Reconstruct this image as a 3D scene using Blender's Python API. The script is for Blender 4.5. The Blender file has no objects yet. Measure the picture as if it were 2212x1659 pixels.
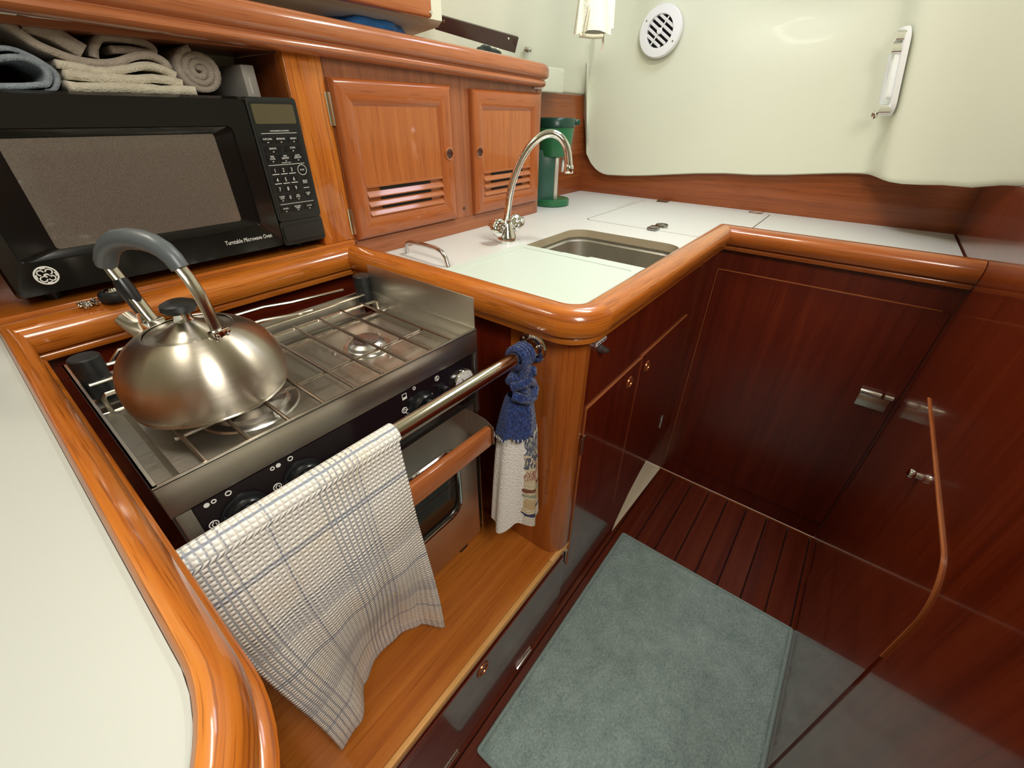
import bpy, bmesh, math, random
from mathutils import Vector, Matrix, noise as mnoise
random.seed(7)
SC = bpy.context.scene
COL = SC.collection
PI = math.pi

# ------------------------------------------------------------------ camera, world, lights, exposure
cam_d = bpy.data.cameras.new('camera'); cam = bpy.data.objects.new('camera', cam_d); COL.objects.link(cam)
cam_d.sensor_fit = 'HORIZONTAL'; cam_d.sensor_width = 36.0; cam_d.lens = 902.5 * 36.0 / 2212.0
cam_d.clip_start = 0.02
ya, pb, rc = math.radians(37.91), math.radians(32.90), math.radians(-0.50)
fw = Vector((math.cos(ya) * math.cos(pb), math.sin(ya) * math.cos(pb), -math.sin(pb)))
rt = Vector((math.sin(ya), -math.cos(ya), 0.0)); dn = fw.cross(rt)
r2 = rt * math.cos(rc) + dn * math.sin(rc); d2 = -rt * math.sin(rc) + dn * math.cos(rc)
M = Matrix((r2, -d2, -fw)).transposed().to_4x4(); M.translation = Vector((0, 0, 1.209))
cam.matrix_world = M
SC.camera = cam

world = bpy.data.worlds.new('world'); SC.world = world; world.use_nodes = True
bg = world.node_tree.nodes['Background']; bg.inputs[0].default_value = (1.0, 0.86, 0.7, 1); bg.inputs[1].default_value = 0.40

def area(name, loc, size, power, color, target=None, sy=None):
    d = bpy.data.lights.new(name, 'AREA'); d.energy = power; d.color = color
    d.shape = 'RECTANGLE'; d.size = size; d.size_y = sy or size
    o = bpy.data.objects.new(name, d); COL.objects.link(o); o.location = loc
    t = Vector(target) if target else Vector((loc[0], loc[1], 0))
    o.rotation_euler = (t - Vector(loc)).to_track_quat('-Z', 'Y').to_euler()
    return o
area('front_fill', (0.02, -0.46, 1.74), 0.36, 12.2, (1.0, 0.95, 0.87), target=(0.30, 0.40, 0.6), sy=0.45)  # added unseen fill from behind the camera, brightens towel and front faces
area('cabin_lamp', (-0.02, 0.88, 1.87), 0.10, 3.2, (1.0, 0.93, 0.82), sy=0.26)
area('galley_lamp', (1.05, 0.35, 1.87), 0.14, 6.8, (1.0, 0.95, 0.85), sy=0.36)
area('hatch_daylight', (1.45, 0.55, 1.885), 0.26, 2.6, (0.74, 0.80, 1.0))
SC.view_settings.view_transform = 'Standard'
SC.view_settings.look = 'None'
SC.view_settings.gamma = 1.0
SC.view_settings.use_curve_mapping = False
SC.view_settings.exposure = 0.0

# ------------------------------------------------------------------ materials
MATS = {}
def newmat(name):
    m = bpy.data.materials.new(name); m.use_nodes = True
    nt = m.node_tree
    return m, nt, nt.nodes['Principled BSDF']
def N(nt, t, **kw):
    n = nt.nodes.new(t)
    for k, v in kw.items():
        if k in n.inputs: n.inputs[k].default_value = v
        else: setattr(n, k, v)
    return n
def ramp(nt, fac, stops):
    r = nt.nodes.new('ShaderNodeValToRGB'); el = r.color_ramp.elements
    while len(el) < len(stops): el.new(0.5)
    for e, (p, c) in zip(el, stops):
        e.position = p; e.color = (c[0], c[1], c[2], 1)
    nt.links.new(fac, r.inputs[0]); return r
def coords(nt, uv=False, rnd=True):
    tc = nt.nodes.new('ShaderNodeTexCoord')
    if uv: return tc.outputs['UV']
    if not rnd: return tc.outputs['Object']
    oi = nt.nodes.new('ShaderNodeObjectInfo')
    mul = N(nt, 'ShaderNodeVectorMath', operation='MULTIPLY_ADD')
    comb = nt.nodes.new('ShaderNodeCombineXYZ')
    for i in range(3): nt.links.new(oi.outputs['Random'], comb.inputs[i])
    nt.links.new(comb.outputs[0], mul.inputs[0]); mul.inputs[1].default_value = (7.3, 3.1, 5.7)
    nt.links.new(tc.outputs['Object'], mul.inputs[2])
    return mul.outputs[0]
def wood(axis, tone='teak'):
    """varnished wood; axis = grain direction 'x','y','z' or 'u' (UV u)"""
    key = 'wood_%s_%s' % (tone, axis)
    if key in MATS: return MATS[key]
    m, nt, b = newmat(key)
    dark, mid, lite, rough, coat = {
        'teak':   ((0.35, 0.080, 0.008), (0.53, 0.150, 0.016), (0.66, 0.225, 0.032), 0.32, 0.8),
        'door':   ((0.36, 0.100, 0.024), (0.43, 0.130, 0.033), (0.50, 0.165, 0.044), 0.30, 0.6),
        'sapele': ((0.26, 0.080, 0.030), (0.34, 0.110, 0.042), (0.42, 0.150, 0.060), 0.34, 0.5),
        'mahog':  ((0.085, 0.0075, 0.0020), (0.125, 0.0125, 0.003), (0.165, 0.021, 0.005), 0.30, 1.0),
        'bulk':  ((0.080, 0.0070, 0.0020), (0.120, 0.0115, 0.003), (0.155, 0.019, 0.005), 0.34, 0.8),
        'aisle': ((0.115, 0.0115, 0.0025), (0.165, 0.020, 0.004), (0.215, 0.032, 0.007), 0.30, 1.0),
        'post':   ((0.27, 0.060, 0.010), (0.37, 0.095, 0.015), (0.47, 0.140, 0.024), 0.30, 0.8),
        'frame':  ((0.32, 0.080, 0.019), (0.385, 0.105, 0.026), (0.45, 0.138, 0.035), 0.30, 0.7),
        'toprail': ((0.36, 0.112, 0.040), (0.42, 0.138, 0.050), (0.49, 0.172, 0.066), 0.30, 0.8),
        'ledge':  ((0.38, 0.098, 0.010), (0.48, 0.140, 0.016), (0.58, 0.200, 0.034), 0.42, 0.25),
        'edge':   ((0.66, 0.32, 0.085), (0.77, 0.40, 0.125), (0.84, 0.48, 0.18), 0.45, 0.2),
        'plank':  ((0.085, 0.010, 0.004), (0.13, 0.018, 0.006), (0.17, 0.030, 0.009), 0.35, 0.4),
        'back':   ((0.20, 0.048, 0.012), (0.27, 0.070, 0.018), (0.34, 0.095, 0.026), 0.34, 0.4),
        'oven':   ((0.40, 0.115, 0.030), (0.50, 0.155, 0.045), (0.58, 0.20, 0.06), 0.35, 0.4),
    }[tone]
    c = coords(nt, uv=(axis == 'u'))
    mp = nt.nodes.new('ShaderNodeMapping'); nt.links.new(c, mp.inputs[0])
    s = {'x': (1.3, 38, 38), 'y': (38, 1.3, 38), 'z': (38, 38, 1.3), 'u': (1.8, 62, 1)}[axis]
    mp.inputs['Scale'].default_value = s
    n1 = N(nt, 'ShaderNodeTexNoise', Scale=1.0, Detail=5.0, Roughness=0.62, Distortion=0.6); nt.links.new(mp.outputs[0], n1.inputs['Vector'])
    mp2 = nt.nodes.new('ShaderNodeMapping'); nt.links.new(c, mp2.inputs[0])
    mp2.inputs['Scale'].default_value = {'x': (9, 330, 330), 'y': (330, 9, 330), 'z': (330, 330, 9), 'u': (13, 420, 1)}[axis]
    n2 = N(nt, 'ShaderNodeTexNoise', Scale=1.0, Detail=2.0); nt.links.new(mp2.outputs[0], n2.inputs['Vector'])
    rp = ramp(nt, n1.outputs['Fac'], [(0.28, dark), (0.5, mid), (0.72, lite)])
    rp2 = ramp(nt, n2.outputs['Fac'], [(0.34, (0.50, 0.42, 0.36) if tone == 'teak' else (0.72, 0.66, 0.60)), (0.45, (1, 1, 1))])
    mx = N(nt, 'ShaderNodeMix', data_type='RGBA', blend_type='MULTIPLY'); mx.inputs[0].default_value = 0.75
    nt.links.new(rp.outputs[0], mx.inputs[6]); nt.links.new(rp2.outputs[0], mx.inputs[7])
    nt.links.new(mx.outputs[2], b.inputs['Base Color'])
    b.inputs['Roughness'].default_value = rough
    b.inputs['Coat Weight'].default_value = coat; b.inputs['Coat Roughness'].default_value = 0.09
    if tone in ('sapele', 'ledge'): b.inputs['Coat Roughness'].default_value = 0.25
    if tone == 'plank': b.inputs['Coat Roughness'].default_value = 0.12
    b.inputs['Specular IOR Level'].default_value = 0.3
    if tone in ('mahog', 'bulk', 'aisle'): b.inputs['Coat IOR'].default_value = 1.75 if tone == 'aisle' else 1.55; b.inputs['Coat Roughness'].default_value = {'mahog': 0.11, 'bulk': 0.24, 'aisle': 0.075}[tone]
    bp = N(nt, 'ShaderNodeBump', Strength=0.015 if tone in ('mahog', 'bulk', 'aisle') else 0.06, Distance=0.001); nt.links.new(n1.outputs['Fac'], bp.inputs['Height']); nt.links.new(bp.outputs[0], b.inputs['Normal'])
    MATS[key] = m; return m
def flat(name, col, rough=0.5, metal=0.0, coat=0.0, spec=0.5, bump=None, **kw):
    if name in MATS: return MATS[name]
    m, nt, b = newmat(name)
    b.inputs['Base Color'].default_value = (*col, 1); b.inputs['Roughness'].default_value = rough
    b.inputs['Metallic'].default_value = metal; b.inputs['Coat Weight'].default_value = coat
    b.inputs['Specular IOR Level'].default_value = spec
    for k, v in kw.items(): b.inputs[k.replace('_', ' ')].default_value = v
    if bump:
        n = N(nt, 'ShaderNodeTexNoise', Scale=bump[0], Detail=3.0); nt.links.new(coords(nt), n.inputs['Vector'])
        bp = N(nt, 'ShaderNodeBump', Strength=bump[1], Distance=bump[2]); nt.links.new(n.outputs['Fac'], bp.inputs['Height']); nt.links.new(bp.outputs[0], b.inputs['Normal'])
    MATS[name] = m; return m
def steel(name, axis='x', col=(0.68, 0.65, 0.58), rough=0.36):
    if name in MATS: return MATS[name]
    m, nt, b = newmat(name)
    b.inputs['Metallic'].default_value = 1.0
    c = coords(nt)
    mp = nt.nodes.new('ShaderNodeMapping'); nt.links.new(c, mp.inputs[0])
    mp.inputs['Scale'].default_value = {'x': (8, 700, 700), 'y': (700, 8, 700), 'z': (700, 700, 8)}[axis]
    n = N(nt, 'ShaderNodeTexNoise', Scale=1.0, Detail=2.0); nt.links.new(mp.outputs[0], n.inputs['Vector'])
    n3 = N(nt, 'ShaderNodeTexNoise', Scale=9.0, Detail=4.0); nt.links.new(c, n3.inputs['Vector'])
    rp = ramp(nt, n3.outputs['Fac'], [(0.3, [v * 0.80 for v in col]), (0.65, col)]); nt.links.new(rp.outputs[0], b.inputs['Base Color'])
    mr = N(nt, 'ShaderNodeMapRange'); mr.inputs[3].default_value = rough * 0.75; mr.inputs[4].default_value = rough * 1.25
    nt.links.new(n.outputs['Fac'], mr.inputs[0]); nt.links.new(mr.outputs[0], b.inputs['Roughness'])
    bp = N(nt, 'ShaderNodeBump', Strength=0.08, Distance=0.0004); nt.links.new(n.outputs['Fac'], bp.inputs['Height']); nt.links.new(bp.outputs[0], b.inputs['Normal'])
    MATS[name] = m; return m
CREAM = flat('cream_gelcoat', (0.72, 0.738, 0.590), 0.50, coat=0.04, spec=0.3, bump=(3.0, 0.12, 0.02))
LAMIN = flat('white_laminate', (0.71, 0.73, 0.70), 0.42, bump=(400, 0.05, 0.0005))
BOARD = flat('cutting_board_white', (0.63, 0.735, 0.655), 0.45, bump=(60, 0.08, 0.0008))
TAN = flat('raw_counter_edge', (0.42, 0.36, 0.24), 0.7, bump=(200, 0.3, 0.001))
CHROME = flat('chrome', (0.82, 0.82, 0.80), 0.06, 1.0)
STEELX = steel('brushed_steel_x', 'x'); STEELY = steel('brushed_steel_y', 'y'); STEELZ = steel('brushed_steel_z', 'z')
ROD = flat('grate_rod_steel', (0.34, 0.29, 0.24), 0.32, 1.0, bump=(120, 0.3, 0.001))
BRIGHTROD = flat('bright_rod_steel', (0.72, 0.68, 0.58), 0.2, 1.0)
TUBE = flat('polished_tube', (0.70, 0.66, 0.58), 0.13, 1.0)
SINKM = steel('sink_steel', 'x', (0.60, 0.57, 0.50), 0.38)
BLACKGLOSS = flat('black_gloss_plastic', (0.008, 0.008, 0.007), 0.12, spec=0.5)
BLACKP = flat('black_satin_plastic', (0.012, 0.012, 0.013), 0.32)
GREYP = flat('charcoal_panel_plastic', (0.016, 0.018, 0.016), 0.38)
BLACKPANEL = flat('black_enamel_panel', (0.010, 0.006, 0.008), 0.22)
RUBBER = flat('dark_rubber', (0.014, 0.015, 0.015), 0.40, bump=(300, 0.1, 0.0005))
GRIP = flat('grey_soft_grip', (0.10, 0.115, 0.125), 0.36)
DARK = flat('dark_void', (0.006, 0.004, 0.004), 0.8)
WHITEP = flat('white_plastic', (0.80, 0.80, 0.80), 0.35)
INK = flat('white_print', (0.85, 0.85, 0.80), 0.5)
COPPER = flat('copper_ring', (0.42, 0.13, 0.05), 0.22, 0.7)
GREEN = flat('green_plastic', (0.022, 0.16, 0.062), 0.30, bump=(40, 0.05, 0.001))
DKGREEN = flat('dark_green_plastic', (0.010, 0.055, 0.036), 0.28)
DISPLAY = flat('display_window', (0.10, 0.085, 0.045), 0.25)
GLASS = flat('oven_glass', (0.012, 0.008, 0.006), 0.08)
BURN = flat('burner_alloy', (0.62, 0.60, 0.56), 0.30, 1.0)
BURNCAP = flat('brown_enamel_cap', (0.10, 0.065, 0.055), 0.25, coat=0.4)
def fabric(name, c1, c2, scale=60, strength=0.6, dist=0.003, speckle=0):
    if name in MATS: return MATS[name]
    m, nt, b = newmat(name); c = coords(nt)
    n = N(nt, 'ShaderNodeTexNoise', Scale=scale, Detail=5.0, Roughness=0.7); nt.links.new(c, n.inputs['Vector'])
    rp = ramp(nt, n.outputs['Fac'], [(0.32, c1), (0.66, c2)]); nt.links.new(rp.outputs[0], b.inputs['Base Color'])
    if speckle:
        n0 = N(nt, 'ShaderNodeTexNoise', Scale=speckle, Detail=4.0, Roughness=0.8); nt.links.new(c, n0.inputs['Vector'])
        mm = N(nt, 'ShaderNodeMath', operation='MULTIPLY_ADD'); mm.inputs[1].default_value = 0.62; nt.links.new(n0.outputs['Fac'], mm.inputs[0])
        m2 = N(nt, 'ShaderNodeMath', operation='MULTIPLY'); m2.inputs[1].default_value = 0.38; nt.links.new(n.outputs['Fac'], m2.inputs[0]); nt.links.new(m2.outputs[0], mm.inputs[2])
        nt.links.new(mm.outputs[0], rp.inputs[0])
    b.inputs['Roughness'].default_value = 0.9; b.inputs['Specular IOR Level'].default_value = 0.1
    b.inputs['Sheen Weight'].default_value = 0.25
    n2 = N(nt, 'ShaderNodeTexNoise', Scale=scale * 8, Detail=3.0); nt.links.new(c, n2.inputs['Vector'])
    bp = N(nt, 'ShaderNodeBump', Strength=strength, Distance=dist); nt.links.new(n2.outputs['Fac'], bp.inputs['Height']); nt.links.new(bp.outputs[0], b.inputs['Normal'])
    MATS[name] = m; return m

# ------------------------------------------------------------------ mesh helpers
W = {}      # world offset of every object (translation only)
def obj(name, bm, mat, parent=None, label=None, cat=None, group=None, kind=None, sharp=38, recalc=True, base=False):
    if recalc: bmesh.ops.recalc_face_normals(bm, faces=bm.faces[:])
    me = bpy.data.meshes.new(name)
    xs = [v.co for v in bm.verts]
    lo = Vector((min(v.x for v in xs), min(v.y for v in xs), min(v.z for v in xs)))
    hi = Vector((max(v.x for v in xs), max(v.y for v in xs), max(v.z for v in xs)))
    c = (lo + hi) / 2
    if parent is None: c.z = lo.z
    for v in bm.verts: v.co -= c
    bm.to_mesh(me); bm.free()
    for p in me.polygons: p.use_smooth = True
    me.set_sharp_from_angle(angle=math.radians(sharp))
    for mm in (mat if isinstance(mat, (list, tuple)) else [mat]): me.materials.append(mm)
    o = bpy.data.objects.new(name, me); COL.objects.link(o)
    put(o, c, parent)
    props(o, label, cat, group, kind)
    return o
def put(o, c, parent):
    W[o.name] = Vector(c)
    if parent is not None:
        o.parent = parent; o.location = Vector(c) - W[parent.name]
    else: o.location = c
def props(o, label=None, cat=None, group=None, kind=None):
    for k, v in (('label', label), ('category', cat), ('group', group), ('kind', kind)):
        if v: o[k] = v
def thing(name, loc, label, cat, group=None, kind=None):
    o = bpy.data.objects.new(name, None); COL.objects.link(o); o.empty_display_size = 0.05
    put(o, loc, None); props(o, label, cat, group, kind); return o
def BM(): return bmesh.new()
def box(bm, x0, x1, y0, y1, z0, z1, bev=0.0, seg=2):
    vs = [bm.verts.new((x, y, z)) for x in (x0, x1) for y in (y0, y1) for z in (z0, z1)]
    F = [(0, 1, 3, 2), (4, 6, 7, 5), (0, 4, 5, 1), (2, 3, 7, 6), (0, 2, 6, 4), (1, 5, 7, 3)]
    fs = [bm.faces.new([vs[i] for i in f]) for f in F]
    if bev > 0:
        es = list({e for f in fs for e in f.edges})
        bmesh.ops.bevel(bm, geom=es, offset=bev, segments=seg, affect='EDGES', profile=0.5)
    return bm
def frame_of(t):
    t = t.normalized(); a = Vector((0, 0, 1)) if abs(t.z) < 0.9 else Vector((1, 0, 0))
    u = t.cross(a).normalized(); return u, t.cross(u).normalized()
def tube(bm, pts, r, seg=12, caps=True, closed=False, flatten=None):
    """round tube along pts; r scalar or list; flatten=(vec, factor) squashes the section along vec"""
    P = [Vector(p) for p in pts]; n = len(P); rings = []
    u = None
    for i, p in enumerate(P):
        if closed: t = P[(i + 1) % n] - P[i - 1]
        else: t = P[min(i + 1, n - 1)] - P[max(i - 1, 0)]
        t.normalize()
        if u is None: u, v = frame_of(t)
        else:
            u = (u - t * u.dot(t)).normalized()
        v = t.cross(u)
        rr = r[i] if isinstance(r, (list, tuple)) else r
        ring = []
        for k in range(seg):
            a = 2 * PI * k / seg; off = (u * math.cos(a) + v * math.sin(a)) * rr
            if flatten: off -= flatten[0] * off.dot(flatten[0]) * (1 - flatten[1])
            ring.append(bm.verts.new(p + off))
        rings.append(ring)
    m = n if closed else n - 1
    for i in range(m):
        a, b = rings[i], rings[(i + 1) % n]
        for k in range(seg): bm.faces.new((a[k], a[(k + 1) % seg], b[(k + 1) % seg], b[k]))
    if caps and not closed:
        bm.faces.new(rings[0][::-1]); bm.faces.new(rings[-1])
    return bm
def lathe(bm, prof, c, seg=32, axis=(0, 0, 1), capb=True, capt=True):
    """prof: list of (radius, height) along axis from c"""
    ax = Vector(axis).normalized(); u, v = frame_of(ax); c = Vector(c); rings = []
    for r, h in prof:
        if r < 1e-6: rings.append([bm.verts.new(c + ax * h)])
        else: rings.append([bm.verts.new(c + ax * h + (u * math.cos(2 * PI * k / seg) + v * math.sin(2 * PI * k / seg)) * r) for k in range(seg)])
    for a, b in zip(rings, rings[1:]):
        for k in range(seg):
            k2 = (k + 1) % seg
            if len(a) == 1 and len(b) == 1: continue
            if len(a) == 1: bm.faces.new((a[0], b[k], b[k2]))
            elif len(b) == 1: bm.faces.new((a[k], a[k2], b[0]))
            else: bm.faces.new((a[k], a[k2], b[k2], b[k]))
    if capb and len(rings[0]) > 1: bm.faces.new(rings[0])
    if capt and len(rings[-1]) > 1: bm.faces.new(rings[-1])
    return bm
def prism(bm, poly, h0, h1, f=lambda a, b, h: (a, b, h)):
    lo = [bm.verts.new(f(a, b, h0)) for a, b in poly]; hi = [bm.verts.new(f(a, b, h1)) for a, b in poly]
    n = len(poly)
    for i in range(n): bm.faces.new((lo[i], lo[(i + 1) % n], hi[(i + 1) % n], hi[i]))
    bm.faces.new(lo[::-1]); bm.faces.new(hi); return bm
def rrect(x0, x1, y0, y1, r, seg=6):
    out = []
    for cx, cy, a0 in ((x1 - r, y1 - r, 0), (x0 + r, y1 - r, 90), (x0 + r, y0 + r, 180), (x1 - r, y0 + r, 270)):
        for k in range(seg + 1):
            a = math.radians(a0 + 90 * k / seg); out.append((cx + r * math.cos(a), cy + r * math.sin(a)))
    return out
def plate_with_holes(bm, outer, holes, z0, z1, top_index=0, side_index=1):
    """flat slab between z0 and z1 with holes; returns bm"""
    edges = []; loops = []
    for poly in [outer] + holes:
        vs = [bm.verts.new((x, y, z1)) for x, y in poly]; loops.append(vs)
        for i in range(len(vs)): edges.append(bm.edges.new((vs[i], vs[(i + 1) % len(vs)])))
    bmesh.ops.triangle_fill(bm, use_beauty=True, use_dissolve=False, edges=edges)
    for f in bm.faces: f.material_index = top_index; f.normal_update()
    for f in bm.faces:
        if f.normal.z < 0: f.normal_flip()
    for vs in loops:
        lo = [bm.verts.new((v.co.x, v.co.y, z0)) for v in vs]; n = len(vs)
        for i in range(n):
            f = bm.faces.new((vs[i], lo[i], lo[(i + 1) % n], vs[(i + 1) % n])); f.material_index = side_index
    return bm
def offset_dirs(path, closed):
    """unit-mitre vectors on the right-hand side of a 2-D path"""
    n = len(path); out = []
    for i in range(n):
        ds = []
        if closed or i > 0:
            a, b = path[i - 1], path[i]; ds.append((b[0] - a[0], b[1] - a[1]))
        if closed or i < n - 1:
            a, b = path[i], path[(i + 1) % n]; ds.append((b[0] - a[0], b[1] - a[1]))
        ns = []
        for d in ds:
            l = math.hypot(*d); ns.append((d[1] / l, -d[0] / l))
        if len(ns) == 1: out.append(ns[0]); continue
        mx, my = ns[0][0] + ns[1][0], ns[0][1] + ns[1][1]; l2 = mx * mx + my * my
        out.append((2 * mx / l2, 2 * my / l2))
    return out
def sweep(bm, path, prof, i0=0, i1=None, closed=False, f=lambda a, b, h: (a, b, h), flip=1, caps=True, closed_prof=True):
    """sweep profile (o, h) along path[i0..i1]; mitres follow the whole path; UV: u length, v section"""
    dirs = offset_dirs(path, closed); n = len(path)
    idx = list(range(i0, (i1 if i1 is not None else n - 1) + 1))
    uvl = bm.loops.layers.uv.verify()
    L = 0; Ls = []; rings = []
    for j, i in enumerate(idx):
        p = path[i % n]; d = dirs[i % n]
        if j: q = path[idx[j - 1] % n]; L += math.hypot(p[0] - q[0], p[1] - q[1])
        Ls.append(L)
        rings.append([bm.verts.new(f(p[0] + flip * o * d[0], p[1] + flip * o * d[1], h)) for o, h in prof])
    V = [0]
    for a, b in zip(prof, prof[1:] + prof[:1]): V.append(V[-1] + math.hypot(a[0] - b[0], a[1] - b[1]))
    m = len(prof)
    for j in range(len(rings) - 1):
        for k in range(m if closed_prof else m - 1):
            fc = bm.faces.new((rings[j][k], rings[j][(k + 1) % m], rings[j + 1][(k + 1) % m], rings[j + 1][k]))
            for lp, uv in zip(fc.loops, ((Ls[j], V[k]), (Ls[j], V[k + 1]), (Ls[j + 1], V[k + 1]), (Ls[j + 1], V[k]))): lp[uvl].uv = uv
    if caps and closed_prof:
        bm.faces.new(rings[0]); bm.faces.new(rings[-1][::-1])
    return bm
def arc(cx, cy, r, a0, a1, n=10):
    return [(cx + r * math.cos(math.radians(a0 + (a1 - a0) * k / n)), cy + r * math.sin(math.radians(a0 + (a1 - a0) * k / n))) for k in range(n + 1)]
def torus(bm, c, axis, R, r, seg=20, rs=8):
    ax = Vector(axis).normalized(); u, v = frame_of(ax); c = Vector(c)
    return tube(bm, [c + (u * math.cos(2 * PI * k / seg) + v * math.sin(2 * PI * k / seg)) * R for k in range(seg)], r, rs, closed=True)
_txt = []
def text(bm, s, size, mat4, depth=0.0003, align='CENTER', sx=1.0):
    cu = bpy.data.curves.new('lettering', 'FONT'); cu.body = s; cu.size = size; cu.align_x = align; cu.align_y = 'CENTER'; cu.extrude = depth; cu.resolution_u = 2
    o = bpy.data.objects.new('lettering', cu); COL.objects.link(o)
    bpy.context.view_layer.update()
    me = o.evaluated_get(bpy.context.evaluated_depsgraph_get()).to_mesh()
    vs = [bm.verts.new(mat4 @ Vector((v.co.x * sx, v.co.y, v.co.z))) for v in me.vertices]
    for p in me.polygons:
        try: bm.faces.new([vs[i] for i in p.vertices])
        except ValueError: pass
    bpy.data.objects.remove(o); bpy.data.curves.remove(cu)
FRONT = lambda x, y, z: Matrix(((1, 0, 0, x), (0, 0, -1, y), (0, 1, 0, z), (0, 0, 0, 1)))    # text facing -y
def grid(bm, nu, nv, fn, uvfn=None):
    uvl = bm.loops.layers.uv.verify()
    V = [[bm.verts.new(fn(i / nu, j / nv)) for j in range(nv + 1)] for i in range(nu + 1)]
    for i in range(nu):
        for j in range(nv):
            f = bm.faces.new((V[i][j], V[i + 1][j], V[i + 1][j + 1], V[i][j + 1]))
            if uvfn:
                for lp, (a, b) in zip(f.loops, ((i, j), (i + 1, j), (i + 1, j + 1), (i, j + 1))): lp[uvl].uv = uvfn(a / nu, b / nv)
    return V
def sstep(a, b, x):
    t = max(0.0, min(1.0, (x - a) / (b - a))); return t * t * (3 - 2 * t)
def lerp(tab, x):
    if x <= tab[0][0]: return tab[0][1]
    for (a, va), (b, vb) in zip(tab, tab[1:]):
        if x <= b:
            t = (x - a) / (b - a); t = t * t * (3 - 2 * t); return va + (vb - va) * t
    return tab[-1][1]

# ------------------------------------------------------------------ dimensions
ZT, ZC = 0.949, 0.907          # top of the wooden rails, counter
YF, XB, YR = 0.297, 1.358, -0.2525
YK = 0.93                      # face of the wall cabinet

# ================================================================== SETTING
# floor: dark base with separate planks
floor = obj('floor', box(BM(), -1.6, 1.36, -1.25, 0.40, -0.03, -0.006), DARK, kind='structure')
py, i = YR + 0.001, 0
ypl = -1.24
while ypl < 0.30:
    y1 = min(ypl + 0.0665, 0.306)
    obj('plank', box(BM(), -1.6, 1.3565, ypl + 0.0013, y1 - 0.0013, -0.006, 0.0, 0.0012, 1), wood('x', 'plank'), floor)
    ypl += 0.0665
obj('joint', box(BM(), 1.352, 1.3575, YR, 0.29, 0.0, 0.004, 0.001), wood('y', 'post'), floor)

# moulded cream liner: hull side, aft moulding with the stepped-out portlight face, companionway side
plan = [(-1.7, 1.13), (0.2, 1.13), (0.7, 1.13), (1.43, 1.13), (1.52, 1.100), (1.60, 1.078), (1.74, 1.074), (1.82, 1.073), (1.85, 1.070), (1.857, 1.062)]
plan += [(1.86, y) for y in (1.01, 0.99, 0.97, 0.95, 0.93, 0.85, 0.75, 0.65, 0.55, 0.45, 0.35, 0.25, 0.17, 0.11, 0.075)]
plan += [(1.857, 0.048), (1.848, 0.028), (1.832, 0.016), (1.80, 0.006), (1.77, -0.002), (1.745, -0.010), (1.725, -0.020), (1.712, -0.034), (1.704, -0.055), (1.690, -0.09), (1.66, -0.14), (1.61, -0.19), (1.54, -0.232), (1.44, -0.256), (1.30, -0.262), (1.12, -0.264)]
def liner_pt(i, z):
    p = liner_raw(i, z)
    if 5 <= i <= 14 and z >= 1.277:      # generous fillet between hull side and aft moulding
        r = min(0.15, 0.014 + 1.3 * (z - 1.277)); th = math.radians(90 - 90 * (i - 5) / 9.0); w = 1.0 if i <= 9 else sstep(1.277, 1.40, z)
        yh = 1.073 - 0.16 * (z - 1.277)
        q = (1.86 - r + r * math.cos(th), yh - r + r * math.sin(th))
        p = (p[0] * (1 - w) + q[0] * w, p[1] * (1 - w) + q[1] * w, z)
    return p
def liner_raw(i, z):
    x, y = plan[i]
    if i <= 9:
        t = i / 9.0
        lean = -0.16 * (z - 1.277) if z > 1.277 else 0.12 * (z - 1.277)
        yy = y + lean * (1 if i < 8 else 0.8)
        if i >= 5 and z < 1.277: return (x, yy, z)
        return (x, yy, z)
    if y > 0.93: y += (y - 0.93) / 0.06 * (0.035 + 0.12 * min(z - 1.277, 0))
    lean = 0.20 * (z - 1.06) * sstep(0.35, 0.08, y)
    xx = x - 0.10 * max(0, z - 1.30) ** 1.5 * sstep(-0.02, 0.2, y)
    # shallow hollow high on the aft moulding
    g = math.exp(-(((y - 0.30) / 0.17) ** 2 + ((z - 1.50) / 0.085) ** 2))
    return (xx + 0.045 * g, y + lean, z)
def liner_bottom(i):
    x, y = plan[i]
    if i <= 8: return 1.277
    return lerp([(-0.264, 1.088), (-0.19, 1.062), (-0.05, 1.050), (0.0, 1.056), (0.39, 1.027), (0.93, 0.985), (0.95, 0.987), (0.97, 0.993), (0.99, 1.004), (1.01, 1.024)], y) if i > 9 else 1.06
bm = BM(); rows = 26; rings = []
for i in range(len(plan)):
    zb = liner_bottom(i)
    col = [liner_pt(i, zb + (1.93 - zb) * (k / rows) ** 1.25) for k in range(rows + 1)]
    p0 = Vector(col[0]); back = Vector((0.0, 0.02, 0)) if i <= 8 else (Vector((0.02, 0.0, 0)) if i < 33 else Vector((0.004, -0.02, 0)))
    rings.append([bm.verts.new(p0 + back + Vector((0, 0, 0.004))), bm.verts.new(p0 + back * 0.4)] + [bm.verts.new(Vector(c) + (Vector((0, 0, 0.004)) if k == 0 else Vector())) for k, c in enumerate(col)])
for a, b in zip(rings, rings[1:]):
    for k in range(rows + 2): bm.faces.new((a[k], b[k], b[k + 1], a[k + 1]))
obj('wall_end', bm, CREAM, kind='structure', sharp=50)
obj('ceiling', box(BM(), -1.7, 2.0, -1.3, 1.5, 1.90, 1.93), CREAM, kind='structure')
obj('wall_near', box(BM(), -1.7, 2.0, -1.30, -1.26, 0.0, 1.93), CREAM, kind='structure')
obj('wall_left', box(BM(), -1.74, -1.70, -1.3, 1.5, 0.0, 1.93), CREAM, kind='structure')
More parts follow.
